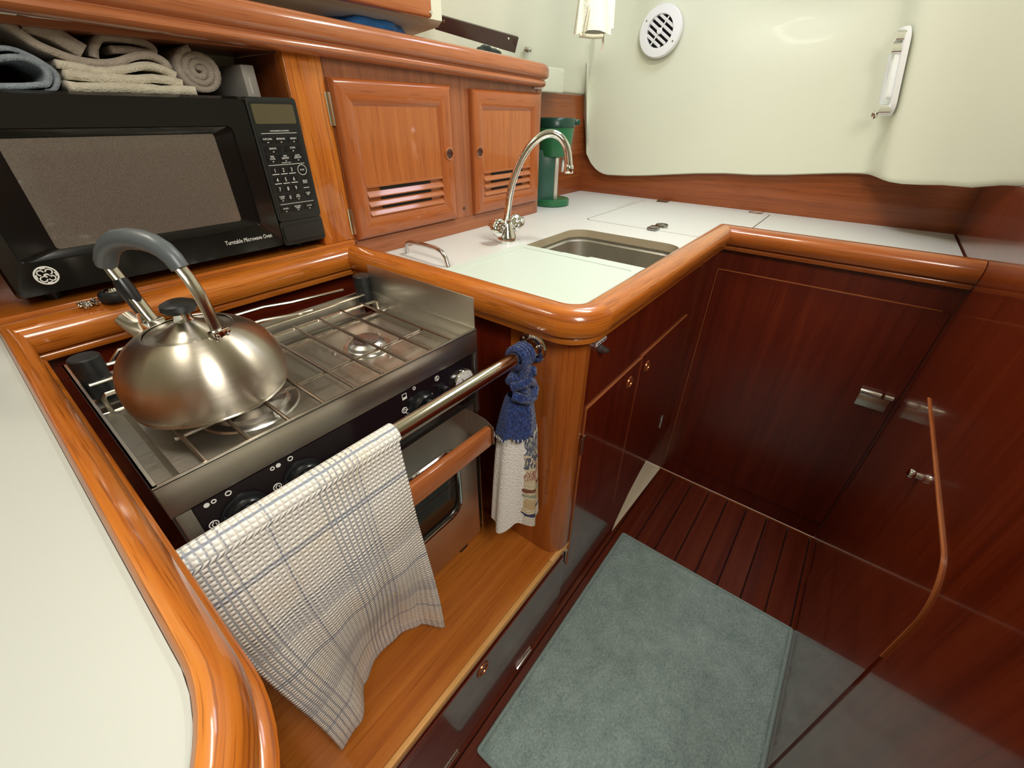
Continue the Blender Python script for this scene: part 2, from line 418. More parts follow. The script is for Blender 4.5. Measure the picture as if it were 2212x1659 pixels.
# hull-side wood facing above the counter and the low aft backboard
obj('trim_1', box(BM(), 1.30, 1.90, 1.0745, 1.086, 0.80, 1.275), wood('x', 'back'), kind='structure')
obj('trim_2', box(BM(), 1.89, 1.902, YR - 0.002, 1.086, 0.80, 1.275), wood('y', 'back'), kind='structure')
obj('wall_side', box(BM(), -1.7, 1.36, 1.30, 1.32, 0.30, 1.40), wood('x', 'back'), kind='structure')
# open shelf above the microwave niche
obj('trim_3', box(BM(), -0.30, 1.325, 0.955, 1.30, 1.303, 1.312), wood('x', 'sapele'), kind='structure')

# ================================================================== WORKTOP (laminate + fiddle rails)
worktop = thing('worktop', (1.2, 0.5, ZC - 0.02), 'white laminate L-shaped worktop with raised varnished wooden rail', 'worktop')
outer = [(0.572, 0.314), (1.374, 0.314), (1.374, YR + 0.004), (1.889, YR + 0.004), (1.889, 1.0735), (1.335, 1.0735), (1.335, YK - 0.001), (0.572, YK - 0.001)]
hole = rrect(0.80, 1.212, 0.345, 0.692, 0.055)
lid_p = rrect(1.3412, 1.8575, 0.2535, 0.7345, 0.02, 4)
bm = plate_with_holes(BM(), outer, [hole, lid_p], ZC - 0.022, ZC)
obj('laminate_top', bm, [LAMIN, TAN], worktop, recalc=False, sharp=30)
lid = obj('hatch_lid', prism(BM(), rrect(1.345, 1.854, 0.257, 0.731, 0.018, 4), ZC - 0.018, ZC + 0.0003), LAMIN, worktop, label='flush icebox hatch lid outlined by a dark gap')
obj('gap_liner', box(box(BM(), 1.378, 1.87, 0.24, 0.75, ZC - 0.035, ZC - 0.022), 1.33, 1.378, 0.318, 0.75, ZC - 0.035, ZC - 0.022), DARK, worktop)
obj('joint_strip', box(BM(), 0.60, 0.80, 0.6925, 0.6945, ZC - 0.001, ZC + 0.0006), flat('grey_sealant', (0.25, 0.25, 0.22), 0.6), worktop)
obj('joint_strip', box(BM(), 1.612, 1.78, 0.7465, 0.748, ZC - 0.001, ZC + 0.0004), flat('grey_sealant', (0.25, 0.25, 0.22), 0.6), worktop)
for hy in (0.66, 0.305):
    bm = BM(); box(bm, 1.835, 1.872, hy - 0.022, hy + 0.022, ZC + 0.0003, ZC + 0.003, 0.001)
    tube(bm, [(1.8545, hy - 0.022, ZC + 0.004), (1.8545, hy + 0.022, ZC + 0.004)], 0.004, 8)
    h = obj('hinge', bm, flat('bronzed_chrome', (0.34, 0.25, 0.20), 0.22, 1.0), lid)
bm = BM(); lathe(bm, [(0.022, 0), (0.022, 0.002), (0.018, 0.004)], (1.385, 0.492, ZC), 20)
obj('latch_plate', bm, CHROME, lid)
bm = BM(); box(bm, 1.325, 1.365, 0.477, 0.507, ZC + 0.001, ZC + 0.010, 0.003)
torus(bm, (1.395, 0.485, ZC + 0.007), (0, 0, 1), 0.017, 0.003, 18, 6)
obj('latch', bm, flat('dark_chrome', (0.30, 0.29, 0.27), 0.18, 1.0), lid)

FID = [(-0.016, 0.903), (-0.016, 0.936), (-0.011, 0.945), (-0.002, 0.949), (0.012, 0.949), (0.024, 0.946), (0.032, 0.940), (0.0365, 0.931), (0.037, 0.921), (0.0355, 0.910), (0.032, 0.9035),
       (0.021, 0.9015), (0.021, 0.899), (0.0235, 0.8965), (0.0245, 0.892), (0.0225, 0.8865), (0.016, 0.8835), (0.0, 0.883), (0.0, 0.903)]
# whole rail path seen from above; outward (stove / aisle) is on its right-hand side
cR = arc(0.56 + 0.042, YF + 0.042, 0.042, 270, 180, 12)
path = [(XB, YR + 0.001), (XB, YF)] + cR + [(0.56, 0.922), (-0.042, 0.922), (-0.042, 0.25)]
# direction: along +y, then -x, then +y, then -x  -> outward on the left, so flip
n0 = len(cR)
obj('rail', sweep(BM(), path, FID, 0, 1, flip=-1), wood('u', 'post'), worktop, label='wooden rail piece along the top of the icebox front')
obj('rail', sweep(BM(), path, FID, 1, 2, flip=-1), wood('u', 'teak'), worktop, label='wooden rail piece along the front of the sink')
obj('rail', sweep(BM(), path, FID, 2, 1 + n0, flip=-1), wood('u', 'teak'), worktop, label='rounded corner piece of the wooden rail')
obj('rail', sweep(BM(), path, FID, 1 + n0, 2 + n0, flip=-1), wood('u', 'teak'), worktop, label='wooden rail piece beside the stove')

# ================================================================== MICROWAVE SHELF with its front rail
shelf = thing('microwave_shelf', (0.24, 0.95, 0.9), 'wooden shelf under the black microwave with moulded front rail', 'shelf')
obj('rail', sweep(BM(), path, FID, 2 + n0, 3 + n0, flip=-1), wood('u', 'teak'), shelf)
obj('shelf_board', box(BM(), -0.06, 0.575, 0.926, 1.29, 0.935, 0.955, 0.002), wood('x', 'teak'), shelf)
obj('apron', box(BM(), -0.04, 0.56, 0.945, 0.957, 0.32, 0.934), wood('x', 'mahog'), shelf)

# ================================================================== LEFT WORKTOP and rail
leftc = thing('end_counter', (-0.2, 0.5, 0.0), 'white end counter with a thick rounded wooden edge rail left of the stove', 'counter')
FIDL = [(o if o > 0.004 else 0.005, z) for o, z in FID if o > -0.012 or z > 0.94]
FIDL = [(0.0145, 0.90), (0.0145, 0.941), (0.016, 0.9465), (0.019, 0.949), (0.0225, 0.9485), (0.028, 0.944), (0.034, 0.937), (0.037, 0.928), (0.037, 0.918), (0.0355, 0.909), (0.032, 0.9035),
        (0.032, 0.9015), (0.0325, 0.899), (0.0375, 0.8965), (0.0405, 0.892), (0.038, 0.8865), (0.028, 0.8835), (0.018, 0.883)]
cL = arc(-0.155, 0.22, 0.113, 0, -90, 16)
pathL = [(0.56, 0.922), (-0.042, 0.922)] + cL + [(-0.6, 0.107)]
obj('rail', sweep(BM(), pathL, FIDL, 1, len(pathL) - 1, flip=-1), wood('u', 'teak'), leftc, label='thick rounded wooden edge rail curving round the corner')
topL = [(-0.0275, 0.921), (-0.6, 0.921), (-0.6, 0.0925)] + [(-0.155 + 0.1275 * math.cos(math.radians(a)), 0.22 + 0.1275 * math.sin(math.radians(a))) for a in range(-90, 1, 8)]
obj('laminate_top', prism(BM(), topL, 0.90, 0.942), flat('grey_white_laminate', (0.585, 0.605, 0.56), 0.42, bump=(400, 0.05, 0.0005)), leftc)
bodyL = [(-0.042, 0.92), (-0.6, 0.92), (-0.6, 0.107)] + cL[::-1]
obj('carcass', prism(BM(), bodyL, 0.302, 0.90), wood('z', 'post'), leftc)
obj('lower_carcass', prism(BM(), [(-0.12, 0.92), (-0.6, 0.92), (-0.6, 0.30), (-0.12, 0.30)], 0.0, 0.302), wood('z', 'mahog'), leftc)
0 and obj('side_liner', box(BM(), -0.0425, -0.0385, 0.34, 0.92, 0.302, 0.88), LAMIN, leftc, label='white laminate lining facing the stove')

# ================================================================== SINK CABINET
sc = thing('sink_cabinet', (0.98, YF, 0.0), 'dark mahogany sink cabinet with rounded corner post and two doors', 'cabinet')
post = [(0.592, YF + 0.0)] + cR + [(0.56, 0.92), (0.575, 0.92), (0.575, 0.42), (0.592, 0.40)]
post = cR + [(0.56, 0.44), (0.575, 0.44), (0.61, 0.36), (0.61, YF)]
obj('corner_post', prism(BM(), post, 0.302, 0.884), wood('z', 'post'), sc, label='rounded solid wood corner post, lighter than the doors')
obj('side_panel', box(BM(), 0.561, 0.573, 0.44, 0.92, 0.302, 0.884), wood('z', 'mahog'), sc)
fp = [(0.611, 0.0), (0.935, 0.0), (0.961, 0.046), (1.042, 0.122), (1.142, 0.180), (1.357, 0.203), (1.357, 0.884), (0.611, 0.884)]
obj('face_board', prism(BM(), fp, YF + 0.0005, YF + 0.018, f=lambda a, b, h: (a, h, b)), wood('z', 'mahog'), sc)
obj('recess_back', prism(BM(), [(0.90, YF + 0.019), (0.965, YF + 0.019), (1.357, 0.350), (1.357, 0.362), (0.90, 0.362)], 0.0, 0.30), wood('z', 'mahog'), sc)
obj('toe_ledge', prism(BM(), [(0.955, YF + 0.003), (1.3565, 0.286), (1.3565, 0.349), (0.965, YF + 0.0188)], 0.0003, 0.0035), flat('cream_toe_kick', (0.92, 0.80, 0.58), 0.5), sc, label='cream painted ledge in the recess below the doors')
def finger_ring(name, x, y, z, parent, R=0.013, m=None, ax=(0, -1, 0)):
    bm = BM(); torus(bm, (x, y, z), ax, R, 0.0032, 20, 8)
    r = obj(name, bm, m or COPPER, parent)
    bm = BM(); lathe(bm, [(R, -0.0005), (R * 0.75, -0.004), (R * 0.3, -0.006), (0, -0.0062)], (x, y, z), 18, axis=ax, capb=False)
    obj('finger_hole', bm, flat('dark_wood_hole', (0.05, 0.008, 0.003), 0.3, coat=0.5), r if parent.type == 'EMPTY' else parent)
for nm, x0, x1, z0, z1, rx, rz in (('a', 0.622, 0.8865, 0.205, 0.716, 0.831, 0.676), ('b', 0.8895, 1.207, 0.205, 0.720, 0.935, 0.673)):
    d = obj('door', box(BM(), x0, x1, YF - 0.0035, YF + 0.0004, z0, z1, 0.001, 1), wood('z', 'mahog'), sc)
    obj('edge_band', box(BM(), x0 - 0.0002, x1 + 0.0002, YF - 0.0030, YF + 0.0002, z1, z1 + 0.0022), wood('x', 'oven'), d, label='thin light edge band')
    obj('edge_band', box(BM(), x0 - 0.0018, x0, YF - 0.0030, YF + 0.0002, z0, z1), wood('z', 'oven'), d, label='thin light edge band')
    finger_ring('finger_pull', rx, YF - 0.0035, rz, d)
def hinge(x, y, z0, z1, parent, ax='z'):
    bm = BM()
    tube(bm, [(x, y, z0), (x, y, z1)], 0.0028, 8); box(bm, x - 0.010, x + 0.010, y, y + 0.0015, z0 + 0.004, z1 - 0.004)
    return obj('hinge', bm, CHROME, parent)
for hx, z0, z1 in ((0.619, 0.600, 0.650), (1.2105, 0.622, 0.672), (1.2105, 0.300, 0.352)): hinge(hx, YF - 0.004, z0, z1, sc)
bm = BM(); lathe(bm, [(0.008, 0), (0.008, 0.006), (0.0062, 0.007), (0.0062, 0.014), (0.004, 0.0142), (0.004, 0.020), (0.0, 0.0205)], (0.645, YF, 0.843), 16, axis=(0, -1, 0))
obj('push_button', bm, flat('grey_metal_button', (0.20, 0.19, 0.18), 0.3, 0.8), sc)
bm = BM(); box(bm, 0.627, 0.667, YF - 0.0022, YF, 0.853, 0.8605, 0.0006)
obj('label_plate', bm, WHITEP, sc, label='small white label plate above the push button')
bm = BM()
for k, (a, b) in enumerate(((0.631, 0.640), (0.643, 0.651), (0.654, 0.663))): box(bm, a, b, YF - 0.0026, YF - 0.0022, 0.8555, 0.858)
obj('label_print', bm, GREYP, sc)

# ================================================================== ICEBOX CABINET (end bulkhead)
ib = thing('icebox_cabinet', (XB, 0.02, 0.0), 'dark mahogany icebox cabinet front closing the aisle with chrome latch', 'cabinet')
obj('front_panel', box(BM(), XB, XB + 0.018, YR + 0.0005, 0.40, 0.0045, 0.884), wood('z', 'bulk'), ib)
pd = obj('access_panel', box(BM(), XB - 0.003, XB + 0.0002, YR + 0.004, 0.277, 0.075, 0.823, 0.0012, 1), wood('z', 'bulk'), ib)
obj('edge_band', box(BM(), XB - 0.0026, XB, YR + 0.02, 0.278, 0.823, 0.8252), wood('y', 'oven'), pd, label='thin light edge band')
obj('edge_band', box(BM(), XB - 0.0026, XB, 0.277, 0.2785, 0.075, 0.823), wood('z', 'oven'), pd, label='thin light edge band')
lt = obj('latch_plate', box(BM(), XB - 0.0065, XB - 0.003, -0.236, -0.168, 0.530, 0.567, 0.0012), flat('worn_chrome', (0.75, 0.68, 0.60), 0.30, 1.0), pd)
bm = BM(); tube(bm, [(XB - 0.010, -0.166, 0.578), (XB - 0.010, -0.212, 0.578)], 0.008, 10)
tube(bm, [(XB - 0.010, -0.219, 0.578), (XB - 0.010, -0.238, 0.578)], 0.008, 10)
box(bm, XB - 0.012, XB - 0.004, -0.214, -0.168, 0.566, 0.574, 0.001)
obj('latch_barrel', bm, flat('bright_chrome', (0.85, 0.82, 0.76), 0.12, 1.0), pd)

# ================================================================== RIGHT-HAND ENGINE BOX PANEL
eb = thing('engine_box', (1.0, YR - 0.01, 0.0), 'dark mahogany engine box wall along the aisle with rounded access door', 'cabinet')
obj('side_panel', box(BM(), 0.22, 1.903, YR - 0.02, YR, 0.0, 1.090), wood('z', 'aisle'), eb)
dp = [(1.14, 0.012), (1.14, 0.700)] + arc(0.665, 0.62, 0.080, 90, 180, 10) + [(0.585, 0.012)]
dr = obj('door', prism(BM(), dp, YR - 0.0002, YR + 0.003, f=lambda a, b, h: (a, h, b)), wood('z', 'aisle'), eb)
ep = [(1.139, 0.700)] + arc(0.665, 0.62, 0.080, 90, 180, 10) + [(0.585, 0.53)]
bm = BM(); sweep(bm, ep, [(0.0, YR), (0.0025, YR), (0.0025, YR + 0.0032), (0.0, YR + 0.0032)], f=lambda a, b, h: (a, h, b), flip=-1 if False else 1)
obj('edge_band', bm, wood('u', 'oven'), dr, label='light edge band round the door top')
bm = BM(); lathe(bm, [(0.006, 0.002), (0.006, 0.008), (0.0085, 0.010), (0.0095, 0.014), (0.0085, 0.018), (0.005, 0.0205), (0, 0.021)], (0.90, YR, 0.655), 18, axis=(0, 1, 0))
obj('knob', bm, CHROME, dr, label='small round chrome knob')

# ================================================================== STEP LOCKER under the stove
st = thing('step_locker', (0.3, YF, 0.0), 'low wooden step locker under the stove with light front edge', 'step')
obj('tread', box(BM(), -0.119, 0.60, 0.308, 0.94, 0.282, 0.300), wood('x', 'ledge'), st)
obj('nosing', box(BM(), -0.119, 0.545, YF, 0.3075, 0.281, 0.3003, 0.0012), wood('x', 'edge'), st, label='light wooden nosing strip')
obj('nosing', box(BM(), 0.5465, 0.622, YF, 0.3075, 0.281, 0.3003, 0.0012), wood('x', 'edge'), st, label='short light nosing piece')
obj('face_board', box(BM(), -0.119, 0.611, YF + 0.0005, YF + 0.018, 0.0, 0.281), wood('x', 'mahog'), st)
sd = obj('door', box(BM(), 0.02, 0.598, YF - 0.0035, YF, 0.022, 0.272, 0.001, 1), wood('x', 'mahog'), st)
finger_ring('finger_pull', 0.287, YF - 0.0035, 0.240, sd, 0.015)
for hx in (0.165, 0.434):
    bm = BM(); tube(bm, [(hx - 0.03, YF - 0.005, 0.024), (hx + 0.03, YF - 0.005, 0.024)], 0.0035, 8); box(bm, hx - 0.03, hx + 0.03, YF - 0.005, YF - 0.0036, 0.024, 0.036)
    obj('hinge', bm, CHROME, sd)
bm = BM(); box(bm, 0.604, 0.608, YF - 0.004, YF, 0.235, 0.285); box(bm, 0.600, 0.612, YF - 0.005, YF, 0.279, 0.286)
obj('clip', bm, CHROME, st)

# ================================================================== WALL CABINET (louvred doors, top fiddle, microwave niche)
wc = thing('wall_cabinet', (0.9, YK, ZC), 'varnished wooden wall cabinet with two louvred doors above the sink', 'cabinet')
FY = lambda a, b, h: (a, h, b)
# face board with door openings left solid behind the doors
obj('face_board', box(BM(), 0.578, 1.305, YK, YK + 0.016, ZC + 0.0005, 1.305), wood('z', 'sapele'), wc)
obj('stile', box(BM(), 0.500, 0.577, YK - 0.001, YK + 0.018, 0.9552, 1.316, 0.002), wood('z', 'teak'), wc)
obj('stile', box(BM(), 1.306, 1.334, YK - 0.001, YK + 0.018, ZC + 0.0005, 1.290, 0.0015), wood('z', 'sapele'), wc)
obj('side_panel', box(BM(), 1.318, 1.333, YK + 0.018, 1.0735, ZC + 0.0005, 1.284), wood('z', 'back'), wc)
obj('niche_side', box(BM(), 0.500, 0.514, YK + 0.018, 1.29, 0.9552, 1.300), wood('z', 'back'), wc)
obj('niche_side', box(BM(), -0.050, -0.036, YK - 0.02, 1.29, 0.9552, 1.300), wood('z', 'back'), wc)
obj('baseboard', box(BM(), 0.578, 1.306, YK - 0.0035, YK, ZC + 0.0005, ZC + 0.040), wood('x', 'sapele'), wc)
TOPF = [(0.0, 1.279), (0.020, 1.278), (0.030, 1.2805), (0.0355, 1.286), (0.0355, 1.291), (0.032, 1.2955), (0.0300, 1.297), (0.0300, 1.2985), (0.034, 1.300), (0.040, 1.3025), (0.0435, 1.308), (0.0435, 1.3225),
        (0.040, 1.331), (0.032, 1.3365), (0.020, 1.3385), (0.004, 1.3385), (0.0, 1.335)]
TSH = lambda a, b, h: (a, b, h + 0.028 * (1.30 - a))
tp = [(-0.40, YK)] + arc(1.285, YK + 0.03, 0.03, -90, 0, 8) + [(1.315, 1.07)]
obj('top_rail', sweep(BM(), tp, TOPF, 0, 1, flip=1, f=TSH), wood('u', 'toprail'), wc, label='long moulded rail capping the cabinet and niche')
obj('top_rail', sweep(BM(), tp, TOPF, 1, len(tp) - 1, flip=1, f=TSH), wood('u', 'toprail'), wc, label='rounded end of the moulded rail')
obj('edge_strip', box(BM(), 1.288, 1.338, YK - 0.005, YK + 0.02, 1.2745, 1.278), WHITEP, wc, label='small white strip under the rail end')
DPROF = [(0.0, -0.001), (0.0, 0.009), (-0.003, 0.0135), (-0.009, 0.0155), (-0.020, 0.0165), (-0.034, 0.0148), (-0.042, 0.0118), (-0.0465, 0.0085), (-0.0465, -0.001)]
def louvre_door(x0, x1, z0, z1, hole_left):
    d = obj('door', box(BM(), x0 + 0.045, x1 - 0.045, YK - 0.0095, YK - 0.002, z0 + 0.113, z1 - 0.045), wood('z', 'door'), wc)
    pth = [(x0, z0), (x1, z0), (x1, z1), (x0, z1)]
    for k, nm in enumerate(('frame_rail', 'frame_stile', 'frame_rail', 'frame_stile')):
        bm = sweep(BM(), pth + pth[:2], DPROF, k, k + 1, closed=False, f=lambda a, b, h: (a, YK - 0.0015 - h, b)) if False else BM()
        pc = pth
        sweep(bm, pc, DPROF, k, k + 1, closed=True, f=lambda a, b, h: (a, YK - 0.0015 - h, b))
        obj(nm, bm, wood('u', 'frame'), d)
    obj('back_board', box(BM(), x0 + 0.041, x1 - 0.041, YK - 0.003, YK - 0.0005, z0 + 0.041, z0 + 0.113), wood('x', 'door'), d)
    a, b = x0 + 0.0465, x1 - 0.0465; w = b - a
    for k in range(3):
        zc = z0 + 0.0475 + k * 0.0205
        bm = BM(); prism(bm, [(YK - 0.003, zc + 0.0125), (YK - 0.003, zc - 0.001), (YK - 0.0135, zc - 0.0005), (YK - 0.014, zc + 0.002), (YK - 0.006, zc + 0.0125)], a, b, f=lambda p, q, h: (h, p, q))
        obj('slat', bm, wood('x', 'door'), d)
        obj('slot', box(BM(), a + 0.17 * w, b - 0.17 * w, YK - 0.0066, YK - 0.0032, zc + 0.0122, zc + 0.0185), DARK, d)
    obj('ledge', box(BM(), a, b, YK - 0.0112, YK - 0.003, z0 + 0.1085, z0 + 0.1145, 0.001), wood('x', 'door'), d)
    hx = x0 + 0.021 if hole_left else x1 - 0.021; zc = z0 + 0.166
    bm = BM(); torus(bm, (hx, YK - 0.0175, zc), (0, -1, 0), 0.0135, 0.0022, 20, 6); obj('finger_pull', bm, wood('x', 'door'), d)
    bm = BM(); lathe(bm, [(0.0135, 0.0006), (0.012, 0.0), (0.0, 0.0)], (hx, YK - 0.0182, zc), 18, axis=(0, -1, 0), capb=False)
    obj('finger_hole', bm, flat('dark_wood_hole', (0.05, 0.008, 0.003), 0.3, coat=0.5), d)
    return d
da = louvre_door(0.580, 0.914, 0.952, 1.268, False)
db = louvre_door(0.992, 1.316, 0.950, 1.264, True)
for z0, z1 in ((1.185, 1.243), (0.966, 1.022)):
    bm = BM(); tube(bm, [(0.5775, YK - 0.006, z0), (0.5775, YK - 0.006, z1)], 0.0036, 8); box(bm, 0.570, 0.5775, YK - 0.0035, YK - 0.0012, z0, z1)
    obj('hinge', bm, BRIGHTROD, da, label='bright steel knuckle hinge')
bm = BM(); lathe(bm, [(0.005, 0.0004), (0.005, 0.001), (0.0, 0.001)], (0.955, YK, 0.972), 12, axis=(0, -1, 0)); obj('hole_plug', bm, flat('dark_wood_hole', (0.05, 0.008, 0.003), 0.3, coat=0.5), wc)

# ================================================================== MICROWAVE
mw = thing('microwave', (0.255, 1.08, 0.955), 'black turntable microwave oven with glossy window and keypad', 'microwave')
MY = 0.915
bm = BM(); box(bm, 0.016, 0.495, MY + 0.022, MY + 0.33, 0.972, 1.228, 0.004); obj('body', bm, BLACKP, mw)
for fx in (0.05, 0.46):
    for fy in (MY + 0.06, MY + 0.28):
        obj('foot', lathe(BM(), [(0.012, 0), (0.014, 0.006), (0.014, 0.018)], (fx, fy, 0.955), 14), BLACKP, mw)
# door: outer frame, sloped bezel, window
XD0, XD1, ZD0, ZD1 = 0.010, 0.4045, 0.974, 1.231
dm = obj('door', prism(BM(), rrect(XD0, XD1, ZD0, ZD1, 0.006, 3), MY + 0.012, MY + 0.022, f=FY), BLACKGLOSS, mw)
WO = (0.033, 0.372, 1.0215, 1.188); WI = (0.078, 0.342, 1.0335, 1.1765)
bm = BM()
op = rrect(XD0, XD1, ZD0, ZD1, 0.008, 4); wo = rrect(WO[0], WO[1], WO[2], WO[3], 0.010, 4)
lay = [[bm.verts.new((a, MY + 0.012, b)) for a, b in op], [bm.verts.new((a, MY + 0.001, b)) for a, b in rrect(XD0 + 0.003, XD1 - 0.0005, ZD0 + 0.003, ZD1 - 0.004, 0.008, 4)],
       [bm.verts.new((a, MY, b)) for a, b in wo], [bm.verts.new((a, MY + 0.0035, b)) for a, b in rrect(WO[0] + 0.0015, WO[1] - 0.0015, WO[2] + 0.0015, WO[3] - 0.0015, 0.009, 4)],
       [bm.verts.new((a, MY + 0.009, b)) for a, b in rrect(WI[0], WI[1], WI[2], WI[3], 0.005, 4)]]
for a, b in zip(lay, lay[1:]):
    for k in range(len(a)): bm.faces.new((a[k], a[(k + 1) % len(a)], b[(k + 1) % len(a)], b[k]))
obj('door_frame', bm, BLACKGLOSS, dm, sharp=25)
m, nt, b = newmat('mesh_window'); MATS['mesh_window'] = m
tcn = nt.nodes.new('ShaderNodeTexCoord'); v = N(nt, 'ShaderNodeTexVoronoi', Scale=900.0); nt.links.new(tcn.outputs['Object'], v.inputs['Vector'])
rp = ramp(nt, v.outputs['Distance'], [(0.20, (0.085, 0.068, 0.054)), (0.60, (0.15, 0.122, 0.098))]); nt.links.new(rp.outputs[0], b.inputs['Base Color'])
b.inputs['Roughness'].default_value = 0.24; b.inputs['Coat Weight'].default_value = 0.8; b.inputs['Coat Roughness'].default_value = 0.05
obj('window', prism(BM(), rrect(WI[0] + 0.0003, WI[1] - 0.0003, WI[2] + 0.0003, WI[3] - 0.0003, 0.005, 4), MY + 0.0088, MY + 0.0115, f=FY), m, dm)
bm = BM(); text(bm, 'Turntable Microwave Oven', 0.0108, FRONT(0.341, MY - 0.0006, 1.0005), sx=0.72); obj('lettering', bm, INK, dm, recalc=False)
bm = BM(); gx, gz = 0.0515, 1.003
torus(bm, (gx, MY - 0.0003, gz), (0, 1, 0), 0.0125, 0.0011, 28, 6)
for k in range(4):
    a0 = PI / 4 + k * PI / 2; lp = []
    for t in range(15):
        q = -2.2 + 4.4 * t / 14; rr = 0.0036
        lp.append((gx + 0.0065 * math.cos(a0) + rr * math.cos(a0 + q), MY - 0.0003, gz + 0.0065 * math.sin(a0) + rr * math.sin(a0 + q)))
    tube(bm, lp, 0.00085, 6)
tube(bm, [(gx + 0.0022 * math.cos(t * 0.5), MY - 0.0003, gz + 0.0022 * math.sin(t * 0.5)) for t in range(11)], 0.0008, 6)
tube(bm, [(gx - 0.0048, MY - 0.0003, gz - 0.0012), (gx - 0.001, MY - 0.0003, gz), (gx + 0.002, MY - 0.0003, gz + 0.002), (gx + 0.0048, MY - 0.0003, gz - 0.003)], 0.0007, 6)
for k in range(4):
    a0 = k * PI / 2; tube(bm, [(gx + 0.0105 * math.cos(a0 + q), MY - 0.0003, gz + 0.0105 * math.sin(a0 + q)) for q in (-0.28, -0.1, 0.1, 0.28)], 0.0010, 6)
obj('emblem', bm, INK, dm)
# control panel
XP0, XP1 = 0.4065, 0.4985
bm = BM(); prism(bm, rrect(XP0, XP1, 1.0215, 1.231, 0.006, 3), MY + 0.001, MY + 0.022, f=FY)
cp = obj('control_panel', bm, GREYP, mw)
obj('panel_recess', prism(BM(), rrect(XP0 + 0.004, XP1 - 0.005, 1.027, 1.2245, 0.004, 3), MY + 0.0002, MY + 0.0012, f=FY), flat('panel_face', (0.013, 0.015, 0.014), 0.30), cp)
obj('display', prism(BM(), rrect(XP0 + 0.007, XP1 - 0.008, 1.190, 1.2205, 0.003, 3), MY - 0.0003, MY + 0.0004, f=FY), DISPLAY, cp)
ob = obj('door_release', prism(BM(), rrect(XP0 + 0.004, XP1 - 0.004, 0.982, 1.012, 0.004, 3), MY - 0.001, MY + 0.012, f=FY), GREYP, mw, label='wide door release button')
obj('lower_panel', prism(BM(), rrect(XP0, XP1, 0.974, 1.0205, 0.006, 3), MY + 0.002, MY + 0.022, f=FY), GREYP, mw)
PADM = flat('button_pad', (0.004, 0.004, 0.005), 0.35)
bt = BM(); bl = BM(); pads = 0
def pad(x, z, w, h, lines, size, tri=True, round_=False):
    pl = [(x + w / 2 * math.cos(2 * PI * k / 20), z + h / 2 * math.sin(2 * PI * k / 20)) for k in range(20)] if round_ else rrect(x - w / 2, x + w / 2, z - h / 2, z + h / 2, 0.0015, 2)
    obj('button', prism(BM(), pl, MY - 0.0006, MY + 0.0004, f=FY), PADM, cp)
    n = len(lines)
    for i, t in enumerate(lines):
        text(bt, t, size, FRONT(x, MY - 0.0009, z + (n - 1) * size * 0.42 - i * size * 0.84 + (0.0012 if tri else 0)), depth=0.0001, sx=0.8)
    if tri:
        zz = z - h / 2 + 0.0006
        prism(bl, [(x - 0.0018, zz), (x + 0.0018, zz), (x, zz + 0.0017)], MY - 0.0010, MY - 0.0007, f=FY)
xa, xb_, xc_ = 0.4265, 0.4515, 0.4765
def row(z, labels, size=0.0046, w=0.0215, h=0.0105):
    for x, t in zip((xa, xb_, xc_), labels): pad(x, z, w, h, t, size)
text(bt, 'CONVENIENCE COOKING', 0.0034, FRONT(0.4535, MY - 0.0002, 1.1785), depth=0.0001, sx=0.9)
box(bl, 0.418, 0.486, MY - 0.0005, MY + 0.0003, 1.1745, 1.1752)
row(1.1645, (('POPCORN',), ('BEVERAGE',), ('REHEAT',)), 0.0044)
for x, t in ((0.432, 'SNACKS'), (0.4705, 'COOK')): pad(x, 1.149, 0.032, 0.0105, (t,), 0.0046)
row(1.1338, (('TIME', 'COOK'), ('TIME', 'DEFROST'), ('AUTO', 'DEFROST')), 0.0044, h=0.0125)
text(bt, 'EXPRESS COOK', 0.0026, FRONT(0.4515, MY - 0.0002, 1.1255), depth=0.0001)
box(bl, 0.416, 0.487, MY - 0.0005, MY + 0.0003, 1.1222, 1.1229)
for r, (z, ds) in enumerate(((1.1130, '123'), (1.0965, '456'), (1.0800, '789'))):
    for x, t in zip((0.425, 0.4415, 0.458), ds):
        pad(x, z, 0.0125, 0.0105, (t,), 0.0098, tri=False)
        if r < 2: box(bl, x - 0.0065, x + 0.0065, MY - 0.0005, MY + 0.0003, z - 0.0068, z - 0.0057)
pad(0.4415, 1.0640, 0.0125, 0.0105, ('0',), 0.0098, tri=False)
pad(0.425, 1.0640, 0.0145, 0.0115, ('POWER', 'LEVEL'), 0.0038); pad(0.458, 1.0640, 0.0135, 0.0115, ('ADD', '30 SEC'), 0.0038)
pad(0.4795, 1.1110, 0.0165, 0.0165, ('START',), 0.0040, tri=False, round_=True)
torus(bl, (0.4795, MY - 0.0004, 1.1110), (0, 1, 0), 0.0090, 0.0005, 28, 5)
pad(0.4795, 1.0895, 0.0150, 0.0150, ('DELAY', 'START'), 0.0042, tri=False, round_=True)
box(bl, 0.4740, 0.4855, MY - 0.0005, MY + 0.0003, 1.0780, 1.0789)
pad(0.4800, 1.0670, 0.0135, 0.0135, ('CLEAR', 'OFF'), 0.0040, tri=False, round_=True)
box(bl, 0.418, 0.4885, MY - 0.0005, MY + 0.0003, 1.0525, 1.0531)
row(1.0435, (('SOUND',), ('KITCHEN', 'TIMER'), ('CLOCK',)), 0.0040)
for v in bl.verts[:]: pass
obj('lettering', bt, INK, cp, recalc=False); obj('print_lines', bl, INK, cp)

